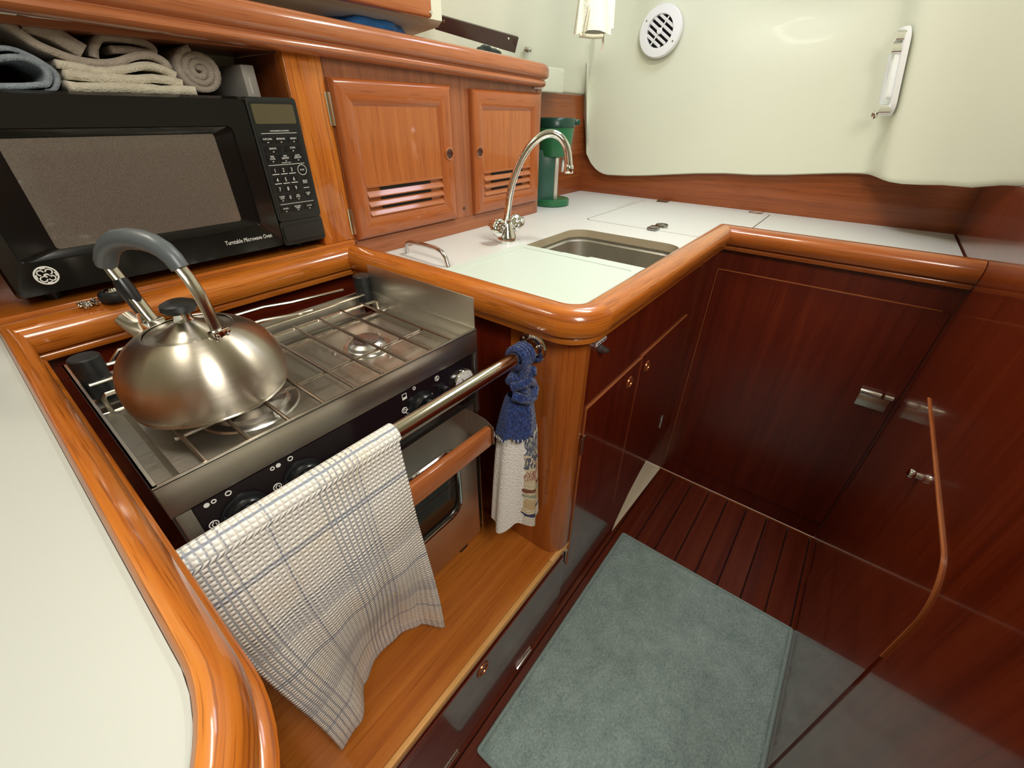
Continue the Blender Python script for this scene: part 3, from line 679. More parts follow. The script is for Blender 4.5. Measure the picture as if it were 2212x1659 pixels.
# ================================================================== SINK, FAUCET, BOARD, GRAB BAR, GREEN MACHINE
bm = BM(); rings = []
for off, z in ((0.004, ZC - 0.0225), (0.004, ZC - 0.028), (-0.004, ZC - 0.034), (-0.010, ZC - 0.10), (-0.016, ZC - 0.14), (-0.032, ZC - 0.156), (-0.06, ZC - 0.160)):
    rings.append([bm.verts.new((x, y, z)) for x, y in rrect(0.80 - off, 1.212 + off, 0.345 - off, 0.692 + off, max(0.02, 0.055 + off * 0.3), 7)])
for a, b in zip(rings, rings[1:]):
    for k in range(len(a)): bm.faces.new((a[k], a[(k + 1) % len(a)], b[(k + 1) % len(a)], b[k]))
bm.faces.new(rings[-1])
sk = obj('sink', bm, SINKM, label='stainless steel sink bowl sunk in the white worktop', cat='sink', recalc=False)
bm = BM(); lathe(bm, [(0.030, 0), (0.028, 0.003), (0.018, 0.002), (0, 0.001)], (1.0, 0.52, ZC - 0.1598), 24); obj('drain', bm, CHROME, sk)

fx, fy = 0.938, 0.753; FD = Vector((0.552, -0.834, 0))
fa = thing('faucet', (fx, fy, ZC), 'chrome high-arc mixer tap standing behind the sink', 'faucet')
def FP(s, z): return (fx + FD.x * s, fy + FD.y * s, z)
bm = BM(); lathe(bm, [(0.028, 0), (0.029, 0.006), (0.026, 0.016), (0.022, 0.026), (0.0185, 0.036), (0.016, 0.046), (0.0125, 0.053), (0.0125, 0.060)], (fx, fy, ZC + 0.0003), 28); obj('body', bm, CHROME, fa)
ctl = [(0, 0.965), (0.002, 0.99), (0.008, 1.03), (0.018, 1.068), (0.036, 1.110), (0.058, 1.142), (0.085, 1.163), (0.110, 1.169), (0.132, 1.161), (0.148, 1.141), (0.155, 1.118), (0.158, 1.098)]
pts = []
for k in range(len(ctl) - 1):
    p0 = ctl[max(k - 1, 0)]; p1 = ctl[k]; p2 = ctl[k + 1]; p3 = ctl[min(k + 2, len(ctl) - 1)]
    for q in range(4):
        t = q / 4; cr = lambda a, b_, c_, d_: 0.5 * (2 * b_ + (c_ - a) * t + (2 * a - 5 * b_ + 4 * c_ - d_) * t * t + (3 * b_ - a - 3 * c_ + d_) * t ** 3)
        pts.append(FP(cr(p0[0], p1[0], p2[0], p3[0]), cr(p0[1], p1[1], p2[1], p3[1])))
pts.append(FP(*ctl[-1]))
obj('spout', tube(BM(), pts, 0.0092, 16), CHROME, fa)
tipx, tipy, _ = FP(0.158, 0)
bm = BM(); lathe(bm, [(0.0105, 0), (0.0118, 0.002), (0.0118, 0.016), (0.0095, 0.020)], (tipx, tipy, 1.082), 20); obj('aerator', bm, CHROME, fa)
for sgn in (-1, 1):
    side = Vector((0.995, -0.10, 0)) * sgn
    c0 = Vector((fx, fy, ZC + 0.018)); ax = (side * 0.82 + Vector((0, 0, 0.57))).normalized()
    bm = BM(); lathe(bm, [(0.010, 0.010), (0.010, 0.028)], c0, 16, axis=ax); nk = obj('handle_neck', bm, CHROME, fa)
    # three-lobed knob
    u, v = frame_of(ax); rings = []; bm = BM()
    for h, s in ((0.022, 0.50), (0.025, 0.80), (0.036, 1.08), (0.050, 1.16), (0.060, 1.02), (0.066, 0.70), (0.068, 0.30)):
        rings.append([bm.verts.new(c0 + ax * h + (u * math.cos(a) + v * math.sin(a)) * 0.0215 * s * (0.86 + 0.18 * math.cos(3 * a))) for a in [2 * PI * k / 36 for k in range(36)]])
    for a, b in zip(rings, rings[1:]):
        for k in range(36): bm.faces.new((a[k], a[(k + 1) % 36], b[(k + 1) % 36], b[k]))
    bm.faces.new(rings[0]); bm.faces.new(rings[-1]); obj('handle', bm, CHROME, fa)

# cutting board with a shallow tray and a finger notch
bo = [(0.600, 0.330)] + [(0.655, 0.3275)] + [(0.926, 0.3275), (0.930, 0.333), (0.930, 0.480), (0.926, 0.484), (0.921, 0.487), (0.921, 0.555), (0.918, 0.559), (0.918, 0.690), (0.602, 0.690), (0.590, 0.678), (0.590, 0.352)]
bi = [(0.640, 0.356), (0.900, 0.356), (0.900, 0.668), (0.640, 0.668)]
bi = rrect(0.632, 0.894, 0.356, 0.664, 0.012, 3)
bm = BM(); plate_with_holes(bm, bo, [bi], ZC + 0.0006, ZC + 0.0090, 0, 0)
bo2 = obj('cutting_board', bm, BOARD, label='pale green-white cutting board laid over the sink edge', cat='cutting board', recalc=False)
obj('tray_face', prism(BM(), rrect(0.6321, 0.8939, 0.3561, 0.6639, 0.012, 3), ZC + 0.001, ZC + 0.0074), BOARD, bo2)

bm = BM(); tube(bm, [(0.684, 0.876, ZC), (0.684, 0.876, ZC + 0.016), (0.683, 0.870, ZC + 0.026), (0.681, 0.856, ZC + 0.032), (0.678, 0.80, ZC + 0.035), (0.675, 0.755, ZC + 0.035), (0.673, 0.735, ZC + 0.031), (0.672, 0.722, ZC + 0.020), (0.671, 0.714, ZC)], 0.0052, 12)
gb = obj('grab_bar', bm, flat('satin_chrome', (0.62, 0.60, 0.58), 0.2, 1.0), label='short chrome bar handle standing on the worktop behind the rail', cat='handle')

gm = thing('coffee_maker', (1.50, 0.98, ZC), 'green single-cup coffee maker in the worktop corner beside the wall cabinet', 'coffee maker')
gx, gy = 1.50, 0.98; gd = Vector((0.62, -0.785, 0))     # the dispenser looks towards the sink
bm = BM(); lathe(bm, [(0.066, 0), (0.070, 0.003), (0.070, 0.021), (0.066, 0.024), (0.0, 0.024)], (gx, gy, ZC + 0.0003), 36); obj('base', bm, GREEN, gm)
def oriented(bm, w, d, z0, z1, off, bev=0.004, lat=0.0):
    b2 = BM(); box(b2, -d / 2, d / 2, -w / 2, w / 2, z0, z1, bev)
    lx = Vector((-gd.y, gd.x, 0)); mp = {}
    for v in b2.verts: mp[v] = bm.verts.new(Vector((gx, gy, 0)) + gd * (v.co.x + off) + lx * (v.co.y + lat) + Vector((0, 0, v.co.z)))
    for f in b2.faces: bm.faces.new([mp[v] for v in f.verts])
    b2.free(); return bm
obj('column', oriented(BM(), 0.088, 0.062, ZC + 0.020, 1.10, -0.028), flat('green_grey_plastic', (0.030, 0.115, 0.080), 0.32), gm)
obj('side_strip', oriented(BM(), 0.080, 0.016, ZC + 0.024, 1.098, 0.011), flat('silver_trim', (0.62, 0.60, 0.52), 0.35, 0.6), gm, label='silver strip on the front of the column')
bm = BM(); lathe(bm, [(0.056, 1.077), (0.060, 1.082), (0.064, 1.11), (0.069, 1.165), (0.069, 1.168)], (gx, gy, 0), 36); obj('brew_head', bm, GREEN, gm)
bm = BM(); lathe(bm, [(0.040, 1.078), (0.043, 1.084), (0.043, 1.094)], (gx + gd.x * 0.02, gy + gd.y * 0.02, 0), 28); obj('nozzle', bm, GREEN, gm)
bm = BM(); lathe(bm, [(0.069, 1.168), (0.074, 1.172), (0.074, 1.192), (0.070, 1.198), (0.0, 1.200)], (gx, gy, 0), 36)
pc = Vector((gx, gy, 1.183)) + gd * 0.070
oriented(bm, 0.022, 0.022, 1.176, 1.194, 0.078, 0.003)
obj('lid', bm, DKGREEN, gm)
bm = BM(); lathe(bm, [(0.022, -0.004), (0.024, 0), (0.022, 0.004)], (gx + gd.x * 0.036, gy + gd.y * 0.036, 1.045), 20, axis=gd); obj('gauge', bm, WHITEP, gm)

# ================================================================== STOVE
sv = thing('stove', (0.25, 0.6, 0.3003), 'stainless steel gimballed gas stove with oven in the wooden recess', 'stove')
SX0, SX1, SY0, SY1, SZ = 0.009, 0.483, 0.455, 0.782, 0.895
SXC = (SX0 + SX1) / 2
bm = BM(); box(bm, 0.016, 0.478, 0.474, SY1 - 0.02, 0.348, 0.848)
obj('body', bm, STEELZ, sv)
for a in (0.05, 0.44):
    for b_ in (0.50, 0.72): obj('foot', box(BM(), a - 0.012, a + 0.012, b_ - 0.012, b_ + 0.012, 0.3003, 0.349), BLACKP, sv)
# rim: front, left, right, back walls around the hob
FXZ = lambda a, b, h: (a, h, b)
bm = BM(); box(bm, SX0, SX1, SY0, SY0 + 0.0022, 0.852, SZ, 0.0006); box(bm, SX0, SX1, SY0, SY0 + 0.006, SZ - 0.0022, SZ, 0.0006)
obj('rim_front', bm, STEELX, sv)
bm = BM(); box(bm, SX0, SX0 + 0.002, SY0 + 0.0022, 0.842, 0.850, SZ); box(bm, SX0, SX0 + 0.005, SY0 + 0.0022, 0.842, SZ - 0.002, SZ)
obj('rim_left', bm, STEELY, sv)
bm = BM(); box(bm, SX1 - 0.003, SX1, SY0 + 0.002, 0.755, 0.850, SZ)
obj('rim_right', bm, STEELY, sv)
bm = BM(); box(bm, SX1 - 0.0022, SX1, 0.458, 0.750, SZ - 0.004, 0.951, 0.0005); obj('side_splash', bm, STEELY, sv, label='upright steel splash plate on the sink side')
bm = BM(); box(bm, SX0 + 0.01, SX1 - 0.01, 0.790, 0.794, 0.850, 0.884); box(bm, SX0 + 0.01, SX1 - 0.01, 0.782, 0.790, 0.849, 0.852); obj('back_strip', bm, STEELX, sv)
# hob tray: recessed floor with sloping margin, slot openings at the back
bm = BM()
o_ = [(SX0 + 0.003, SY0 + 0.004), (SX1 - 0.003, SY0 + 0.004), (SX1 - 0.003, 0.770), (SX0 + 0.003, 0.770)]
def ringz(x0, x1, y0, y1, z): return [bm.verts.new(p) for p in ((x0, y0, z), (x1, y0, z), (x1, y1, z), (x0, y1, z))]
L_ = [ringz(SX0 + 0.003, SX1 - 0.003, SY0 + 0.004, 0.704, 0.868), ringz(SX0 + 0.022, SX1 - 0.016, SY0 + 0.016, 0.700, 0.866), ringz(SX0 + 0.028, SX1 - 0.034, SY0 + 0.020, 0.672, 0.872), ringz(SX0 + 0.030, SX1 - 0.036, SY0 + 0.022, 0.670, 0.872)]
for a, b in zip(L_, L_[1:]):
    for k in range(4): bm.faces.new((a[k], a[(k + 1) % 4], b[(k + 1) % 4], b[k]))
bm.faces.new(L_[-1]); obj('hob_tray', bm, steel('hob_steel', 'x', (0.62, 0.59, 0.52), 0.38), sv, sharp=10)
bm = BM(); box(bm, SX0 + 0.003, SX1 - 0.003, 0.704, 0.782, 0.835, 0.838); obj('slot_floor', bm, DARK, sv)
for a, b_ in ((SX0 + 0.004, SX0 + 0.03), (SX0 + 0.03, SX1 - 0.03)): obj('back_ledge', box(BM(), a, b_, 0.742, 0.776, 0.858, 0.861), STEELX, sv)
# grate: long rods front to back and cross rods
rodx = [0.058 + 0.0462 * k for k in range(9)]
for k, x in enumerate(rodx):
    back = 0.712 if k not in (0,) else 0.60
    obj('grate_rod', tube(BM(), [(x, SY0 + 0.004, 0.8935), (x, SY0 + 0.05, 0.8935), (x, back, 0.8935)], 0.0026, 8), ROD, sv)
for y, x0, x1, m_ in ((0.535, 0.052, 0.434, ROD), (0.655, 0.052, 0.434, ROD)): obj('cross_rod', tube(BM(), [(x0, y, 0.8892), (x1, y, 0.8892)], 0.0024, 8), m_, sv)
bm = BM(); tube(bm, [(0.024, 0.704, 0.862), (0.024, 0.704, 0.888), (0.028, 0.704, 0.8925), (0.452, 0.704, 0.8925), (0.458, 0.704, 0.890), (0.459, 0.704, 0.874)], 0.0030, 8); obj('cross_rod', bm, BRIGHTROD, sv, label='bright bent rod along the back of the grate')
bm = BM(); tube(bm, [(0.020, 0.748, 0.893), (0.46, 0.748, 0.893)], 0.0026, 8); obj('back_rod', bm, BRIGHTROD, sv)
# pan holders left lying along the back
bm = BM(); tube(bm, [(0.06, 0.842, 0.878), (0.075, 0.842, 0.893), (0.30, 0.842, 0.893), (0.345, 0.824, 0.893), (0.45, 0.806, 0.893)], 0.0030, 8)
tube(bm, [(0.05, 0.800, 0.893), (0.27, 0.782, 0.893), (0.318, 0.752, 0.897), (0.345, 0.742, 0.899)], 0.0026, 8); obj('pan_clamp', bm, BRIGHTROD, sv, label='loose bent rods of a pan clamp at the back')
# upright posts
for x in (0.031, 0.474):
    bm = BM(); lathe(bm, [(0.0175, 0.868), (0.0175, 0.893), (0.0168, 0.8935), (0.0168, 0.906), (0.0178, 0.9065), (0.0178, 0.926), (0.016, 0.9275), (0, 0.9275)], (x, 0.765, 0), 28)
    obj('post', bm, RUBBER, sv, label='short black cylindrical post at the back corner')
# burners
def burner(cx, cy, R):
    p = obj('burner', lathe(BM(), [(R * 1.30, 0.8725), (R * 1.26, 0.875), (R * 1.05, 0.8735), (R, 0.8745), (R * 0.96, 0.880), (R * 0.70, 0.884), (R * 0.66, 0.886)], (cx, cy, 0), 40), BURN, sv)
    obj('burner_cap', lathe(BM(), [(R * 0.66, 0.8845), (R * 0.70, 0.8855), (R * 0.70, 0.8885), (R * 0.6, 0.8898), (0, 0.890)], (cx, cy, 0), 36), BURNCAP, p)
    obj('spark_pin', tube(BM(), [(cx + R * 0.2, cy - R * 1.02, 0.873), (cx + R * 0.2, cy - R * 1.02, 0.884)], 0.0022, 8), BURN, p)
    for k in range(3):
        a = 0.6 + k * 2 * PI / 3; obj('screw', lathe(BM(), [(0.0035, 0.8722), (0.003, 0.8742), (0, 0.8747)], (cx + R * 1.75 * math.cos(a), cy + R * 1.75 * math.sin(a), 0), 10), BURN, p)
burner(0.348, 0.585, 0.031); burner(0.145, 0.562, 0.047)
# control panel
bm = BM(); box(bm, 0.028, 0.474, 0.4590, 0.470, 0.752, 0.8475, 0.001); pn = obj('control_panel', bm, BLACKPANEL, sv)
for x0, x1 in ((SX0 + 0.003, 0.0275), (0.4745, SX1)): obj('panel_end', box(BM(), x0, x1, 0.456, 0.472, 0.72, 0.850, 0.0008), STEELZ, sv)
obj('panel_gap', box(BM(), SX0 + 0.004, SX1 - 0.004, 0.462, 0.474, 0.8475, 0.8515), DARK, sv)
bm = BM()
def disc(x, z, r): lathe(bm, [(r, 0), (r, 0.0005), (0, 0.0005)], (x, 0.4588, z), 14, axis=(0, -1, 0))
def ringm(x, z, r, t=0.0007): torus(bm, (x, 0.4586, z), (0, 1, 0), r, t, 18, 5)
def line(*pts, r=0.0006): tube(bm, [(x, 0.4586, z) for x, z in pts], r, 5)
def flame(x, z): ringm(x, z, 0.0048); line((x - 0.0012, z - 0.003), (x - 0.002, z), (x + 0.0005, z + 0.003)); line((x + 0.002, z + 0.001), (x + 0.0022, z - 0.002))
for x, fill in ((0.070, 0), (0.143, 1)):
    ringm(x - 0.007, 0.8425, 0.0029)
    (disc if fill == 0 else lambda a, b, c: ringm(a, b, c - 0.0008))(x - 0.0295, 0.8425, 0.0030); (disc if fill else lambda a, b, c: ringm(a, b, c - 0.0008))(x - 0.0222, 0.8425, 0.0030)
    flame(x - 0.032, 0.813)
ringm(0.338, 0.8445, 0.0024); box(bm, 0.3135, 0.3215, 0.4582, 0.4588, 0.8345, 0.8385); line((0.3138, 0.8345), (0.3138, 0.8445), (0.3215, 0.8445), (0.3215, 0.8345))
flame(0.314, 0.8155); ringm(0.3195, 0.810, 0.0034); ringm(0.325, 0.8065, 0.002); ringm(0.386, 0.8395, 0.0042); line((0.386, 0.837), (0.3855, 0.842), r=0.001); disc(0.372, 0.816, 0.0012)
obj('symbols', bm, INK, pn, kind='stuff')
for x in (0.070, 0.143, 0.346):
    R = 0.0245
    k = obj('knob', lathe(BM(), [(R * 1.08, 0), (R * 1.08, 0.003), (R, 0.004), (R * 0.96, 0.014), (R * 0.90, 0.016), (0, 0.016)], (x, 0.4588, 0.807), 36, axis=(0, -1, 0)), flat('knob_black', (0.010, 0.011, 0.012), 0.22), sv)
    bm = BM(); box(bm, x - 0.0048, x + 0.0048, 0.4588 - 0.027, 0.4588 - 0.015, 0.807 - 0.021, 0.807 + 0.021, 0.0022); obj('grip', bm, flat('knob_black', (0.010, 0.011, 0.012), 0.22), k)
    obj('pointer', box(BM(), x - 0.0008, x + 0.0008, 0.4588 - 0.0274, 0.4588 - 0.0265, 0.807 + 0.005, 0.807 + 0.019), INK, k)
obj('ignition_button', lathe(BM(), [(0.0085, 0), (0.0085, 0.003), (0.0055, 0.0035), (0.0055, 0.013), (0.0045, 0.0145), (0, 0.0145)], (0.393, 0.4588, 0.819), 20, axis=(0, -1, 0)), BLACKP, sv)
tg = obj('thermometer', lathe(BM(), [(0.0245, 0), (0.0245, 0.005), (0.0230, 0.0070), (0.0220, 0.0055)], (0.4435, 0.4588, 0.806), 36, axis=(0, -1, 0), capt=False), CHROME, sv)
obj('dial', lathe(BM(), [(0.0219, 0.0045), (0.0219, 0.0056), (0, 0.0056)], (0.4435, 0.4588, 0.806), 32, axis=(0, -1, 0)), flat('dial_white', (0.86, 0.86, 0.82), 0.4), tg)
bm = BM(); tube(bm, [(0.446, 0.4526, 0.801), (0.4385, 0.4526, 0.815)], 0.0007, 5)
for k in range(9):
    a = math.radians(220 - k * 32.5); tube(bm, [(0.4435 + 0.0165 * math.cos(a), 0.4530, 0.806 + 0.0165 * math.sin(a)), (0.4435 + 0.0185 * math.cos(a), 0.4530, 0.806 + 0.0185 * math.sin(a))], 0.0005, 4)
obj('needle', bm, DARK, tg)
# oven door
od = obj('oven_door', plate_with_holes(BM(), [(0.022, 0.362), (0.470, 0.362), (0.470, 0.742), (0.022, 0.742)], [rrect(0.075, 0.415, 0.492, 0.668, 0.03, 6)], 0.0, 0.014, 0, 0), STEELX, sv, recalc=False)
for v in od.data.vertices:
    x, y, z = v.co + W[od.name]; v.co = Vector((x, 0.474 - z, y)) - W[od.name]
# rebase so the pivot stays meaningful
c_ = Vector((0.246, 0.467, 0.552)); d_ = c_ - W[od.name]
for v in od.data.vertices: v.co -= d_
od.location += d_; W[od.name] = c_; od.data.update()
obj('window_frame', tube(BM(), [(x, 0.4595, z) for x, z in rrect(0.073, 0.417, 0.490, 0.670, 0.032, 8)], 0.0042, 8, closed=True), CHROME, od)
obj('window', box(BM(), 0.070, 0.420, 0.465, 0.468, 0.487, 0.673), GLASS, od)
obj('oven_rack', tube(BM(), [(0.08, 0.4645, 0.575), (0.41, 0.4645, 0.575)], 0.001, 6), ROD, od)
hb = obj('handle_bar', box(BM(), 0.045, 0.447, 0.394, 0.408, 0.686, 0.730, 0.004), wood('x', 'oven'), od, label='flat varnished wooden handle bar')
for x in (0.034, 0.4485):
    bm = BM(); prism(bm, [(0.4605, 0.742), (0.410, 0.738), (0.392, 0.728), (0.390, 0.690), (0.398, 0.684), (0.4605, 0.684)], x, x + 0.0018, f=lambda a, b, h: (h, a, b)); obj('bracket', bm, STEELZ, od)
bm = BM(); box(bm, 0.4865, 0.4885, 0.466, 0.474, 0.345, 0.862); obj('side_trim', bm, BRIGHTROD, sv)
bm = BM(); box(bm, 0.484, 0.486, 0.48, 0.70, 0.345, 0.85); obj('side_panel', bm, STEELZ, sv)

# ================================================================== CRASH RAIL in front of the stove
RY, RZ, RR = 0.387, 0.851, 0.0125
cr_ = thing('crash_rail', (0.27, RY, RZ - 0.03), 'polished steel tube rail across the front of the stove with round flanges', 'rail')
obj('tube', tube(BM(), [(-0.040, RY, RZ), (0.2, RY, RZ), (0.5525, RY, RZ)], RR, 24), TUBE, cr_)
for x, s in ((0.5598, -1), (-0.0383, 1)):
    bm = BM(); lathe(bm, [(0.030, 0.0), (0.030, 0.003), (0.027, 0.0055), (0.018, 0.007), (0.0165, 0.020), (0.0130, 0.021)], (x, RY, RZ), 30, axis=(s, 0, 0)); fl = obj('flange', bm, CHROME, cr_)
    for a in (0.6, 2.7, 4.8):
        obj('screw', lathe(BM(), [(0.0048, 0.003), (0.0048, 0.0065), (0.003, 0.0078), (0, 0.0078)], (x, RY + 0.0228 * math.cos(a), RZ + 0.0228 * math.sin(a)), 12, axis=(s, 0, 0)), CHROME, fl)

# ================================================================== KETTLE
KX, KY, KZ = 0.1225, 0.5985, 0.8964
kt = thing('kettle', (KX, KY, KZ), 'brushed stainless steel kettle with grey handle on the left burner', 'kettle')
KD = Vector((-0.375, 0.927, 0))
def KP(s, z, lat=0.0): return Vector((KX - 0.002, KY + 0.003, 0)) + KD * s + Vector((-KD.y, KD.x, 0)) * lat + Vector((0, 0, z))
m, nt, b = newmat('kettle_steel'); MATS['kettle_steel'] = m
b.inputs['Metallic'].default_value = 1.0; b.inputs['Base Color'].default_value = (0.56, 0.51, 0.43, 1)
tcn = nt.nodes.new('ShaderNodeTexCoord'); mp = nt.nodes.new('ShaderNodeMapping'); mp.inputs['Scale'].default_value = (6, 6, 900); nt.links.new(tcn.outputs['Object'], mp.inputs[0])
n = N(nt, 'ShaderNodeTexNoise', Scale=1.0, Detail=2.0); nt.links.new(mp.outputs[0], n.inputs['Vector'])
mr = N(nt, 'ShaderNodeMapRange'); tg_ = nt.nodes.new('ShaderNodeTangent'); tg_.direction_type = 'RADIAL'; tg_.axis = 'Z'; nt.links.new(tg_.outputs[0], b.inputs['Tangent']); b.inputs['Anisotropic'].default_value = 0.92; b.inputs['Anisotropic Rotation'].default_value = 0.25
mr.inputs[3].default_value = 0.30; mr.inputs[4].default_value = 0.40; nt.links.new(n.outputs['Fac'], mr.inputs[0]); nt.links.new(mr.outputs[0], b.inputs['Roughness'])
bp = N(nt, 'ShaderNodeBump', Strength=0.10, Distance=0.0004); nt.links.new(n.outputs['Fac'], bp.inputs['Height']); nt.links.new(bp.outputs[0], b.inputs['Normal'])
KM = m
bp_ = [(0.083, 0.0), (0.0875, 0.0012), (0.0885, 0.003), (0.0875, 0.0045), (0.0885, 0.006), (0.0905, 0.014), (0.0912, 0.026), (0.0900, 0.040), (0.0865, 0.053), (0.0800, 0.065), (0.0715, 0.0750), (0.062, 0.0825), (0.054, 0.0868), (0.0490, 0.0888), (0.0475, 0.0892), (0.0465, 0.0885)]
obj('body', lathe(BM(), bp_, (KX, KY, KZ), 64, capt=False), KM, kt, sharp=60)
ld = obj('lid', lathe(BM(), [(0.0462, 0.0872), (0.0445, 0.0868), (0.040, 0.0865), (0.030, 0.090), (0.018, 0.096), (0.011, 0.1005), (0.0, 0.101)], (KX, KY, KZ), 48), KM, kt, sharp=60)
obj('knob_stem', lathe(BM(), [(0.011, 0.0985), (0.0095, 0.104), (0.0095, 0.111), (0.012, 0.112)], (KX, KY, KZ), 24), CHROME, ld)
obj('knob', lathe(BM(), [(0.010, 0.1105), (0.0165, 0.1120), (0.0195, 0.1165), (0.0180, 0.1215), (0.011, 0.1248), (0, 0.1258)], (KX, KY, KZ), 32), RUBBER, ld)
lat = Vector((-KD.y, KD.x, 0))
for nm, pp in (('arm', [(-0.050, 0.985), (-0.0505, 0.995), (-0.049, 1.015), (-0.0465, 1.035), (-0.041, 1.052), (-0.033, 1.066)]), ('arm', [(0.047, 0.985), (0.052, 0.995), (0.060, 1.015), (0.068, 1.033), (0.0745, 1.047), (0.079, 1.060)])):
    obj(nm, tube(BM(), [KP(s, z) for s, z in pp], 0.0075, 14, flatten=(KD, 0.42)), flat('arm_steel', (0.56, 0.51, 0.43), 0.2, 1.0), kt)
for s in (-0.052, 0.050):
    bm = BM(); q = BM(); box(q, -0.006, 0.006, -0.011, 0.011, 0, 0.016, 0.002); mp_ = {}
    for v in q.verts: mp_[v] = bm.verts.new(KP(s + v.co.x * (1 if s < 0 else -1), 0.9755 + v.co.z, v.co.y))
    for f in q.faces: bm.faces.new([mp_[v] for v in f.verts])
    q.free(); br = obj('bracket', bm, CHROME, kt)
    for l_ in (-0.0075, 0.0075): obj('rivet', lathe(BM(), [(0.0028, 0), (0.002, 0.0015), (0, 0.002)], KP(s * 1.13, 0.986, l_), 10, axis=KD * (1 if s > 0 else -1)), CHROME, br)
gp = [(-0.0345, 1.063), (-0.030, 1.073), (-0.022, 1.0815), (-0.010, 1.0875), (0.006, 1.0905), (0.024, 1.0905), (0.042, 1.0872), (0.058, 1.0805), (0.070, 1.0715), (0.079, 1.0605), (0.0805, 1.056)]
obj('grip', tube(BM(), [KP(s, z) for s, z in gp], [0.0092, 0.0098, 0.0103, 0.0108, 0.0112, 0.0114, 0.0114, 0.0113, 0.0112, 0.0110, 0.0100], 18), GRIP, kt, label='thick grey soft-grip handle')
sp = obj('spout', tube(BM(), [KP(0.060, 0.950), KP(0.078, 0.966), KP(0.1005, 0.9865)], [0.0135, 0.0118, 0.0112], 20), KM, kt)
obj('spout_mouth', tube(BM(), [KP(0.1000, 0.9861), KP(0.1012, 0.9872)], 0.0095, 16), DARK, sp)
obj('lever_link', tube(BM(), [KP(0.070, 0.972), KP(0.068, 0.990), KP(0.062, 1.004)], 0.0042, 10), CHROME, sp)
obj('whistle_lever', tube(BM(), [KP(0.060, 1.000), KP(0.064, 1.014), KP(0.069, 1.030), KP(0.072, 1.040)], [0.0072, 0.0085, 0.0092, 0.0078], 14), BLACKP, kt, label='black thumb lever of the spout')

# round black stopper with chain on the shelf edge behind the kettle
sx, sy, szz = 0.107, 0.900, 0.9492
stp = thing('sink_stopper', (sx, sy, szz), 'round black stopper with chrome centre and coiled chain behind the kettle', 'stopper')
obj('ring', lathe(BM(), [(0.010, 0.0), (0.0195, 0.003), (0.0215, 0.009), (0.0195, 0.016), (0.014, 0.0185), (0.0125, 0.017)], (sx + 0.004, sy, szz), 32), RUBBER, stp)
obj('centre', lathe(BM(), [(0.0128, 0.0165), (0.010, 0.0195), (0.006, 0.0185), (0.005, 0.0215), (0, 0.022)], (sx + 0.004, sy, szz), 28), CHROME, stp)
bm = BM(); rnd = random.Random(3)
for k in range(46):
    t = k / 45; c0 = Vector((sx - 0.020 - 0.022 * rnd.random(), sy + 0.008 * (rnd.random() - 0.5) * 2, szz + 0.0022 + 0.009 * rnd.random() * (1 - abs(t - 0.5))))
    lathe(bm, [(0, -0.0022), (0.0016, -0.0015), (0.0022, 0), (0.0016, 0.0015), (0, 0.0022)], c0, 7, axis=(rnd.random() - 0.5, rnd.random() - 0.5, 1))
obj('chain', bm, CHROME, stp, kind='stuff')

# ================================================================== WAFFLE TEA TOWEL over the crash rail
m, nt, b = newmat('waffle_cloth'); MATS['waffle_cloth'] = m
uv = nt.nodes.new('ShaderNodeTexCoord').outputs['UV']; sp3 = nt.nodes.new('ShaderNodeSeparateXYZ'); nt.links.new(uv, sp3.inputs[0])
U, V_ = sp3.outputs[0], sp3.outputs[1]
def mth(op, a, b_=None, c_=None):
    n = nt.nodes.new('ShaderNodeMath'); n.operation = op
    for i, x in enumerate((a, b_, c_)):
        if x is None: continue
        if isinstance(x, (int, float)): n.inputs[i].default_value = x
        else: nt.links.new(x, n.inputs[i])
    return n.outputs[0]
CELL = 0.0068
wob = N(nt, 'ShaderNodeTexNoise', Scale=90.0, Detail=2.0); nt.links.new(uv, wob.inputs['Vector'])
wv = mth('MULTIPLY', mth('SUBTRACT', wob.outputs['Fac'], 0.5), 0.0022)
Uw, Vw = mth('ADD', U, wv), mth('ADD', V_, wv)
def line_set(coord, centres, half):
    tot = None
    for c in centres:
        d = mth('ABSOLUTE', mth('SUBTRACT', coord, c)); q = mth('LESS_THAN', d, half)
        tot = q if tot is None else mth('MAXIMUM', tot, q)
    return tot
def cellwave(c): return mth('ABSOLUTE', mth('SINE', mth('MULTIPLY', c, PI / CELL)))
cw = mth('MULTIPLY', cellwave(Uw), cellwave(Vw)); ridge = mth('SUBTRACT', 1.0, mth('POWER', cw, 0.6))
thick = line_set(Vw, (0.075, 0.265, 0.455, 0.006), 0.0016); thick2 = line_set(Vw, (0.080, 0.270, 0.460), 0.0013)
band = []
for c0 in (0.155, 0.345, 0.528): band += [c0 + k * 0.0062 for k in range(8)]
thin = line_set(Vw, band, 0.0011)
vl = line_set(Uw, [0.006, 0.013, 0.020, 0.027, 0.036, 0.078] + [0.135 + k * 0.0073 for k in range(8)], 0.0010)
dash = mth('GREATER_THAN', mth('SINE', mth('MULTIPLY', Uw, 2 * PI / CELL)), -0.35); dashv = mth('GREATER_THAN', mth('SINE', mth('MULTIPLY', Vw, 2 * PI / CELL)), -0.55)
lines = mth('MAXIMUM', mth('MAXIMUM', mth('MULTIPLY', thick, 0.95), mth('MULTIPLY', thick2, 0.8)), mth('MAXIMUM', mth('MULTIPLY', thin, mth('ADD', 0.45, mth('MULTIPLY', dash, 0.4))), mth('MULTIPLY', vl, mth('ADD', 0.35, mth('MULTIPLY', dashv, 0.45)))))
stain = N(nt, 'ShaderNodeTexNoise', Scale=9.0, Detail=2.0); nt.links.new(uv, stain.inputs['Vector'])
base = ramp(nt, stain.outputs['Fac'], [(0.45, (0.92, 0.91, 0.86)), (0.80, (0.90, 0.82, 0.66))])
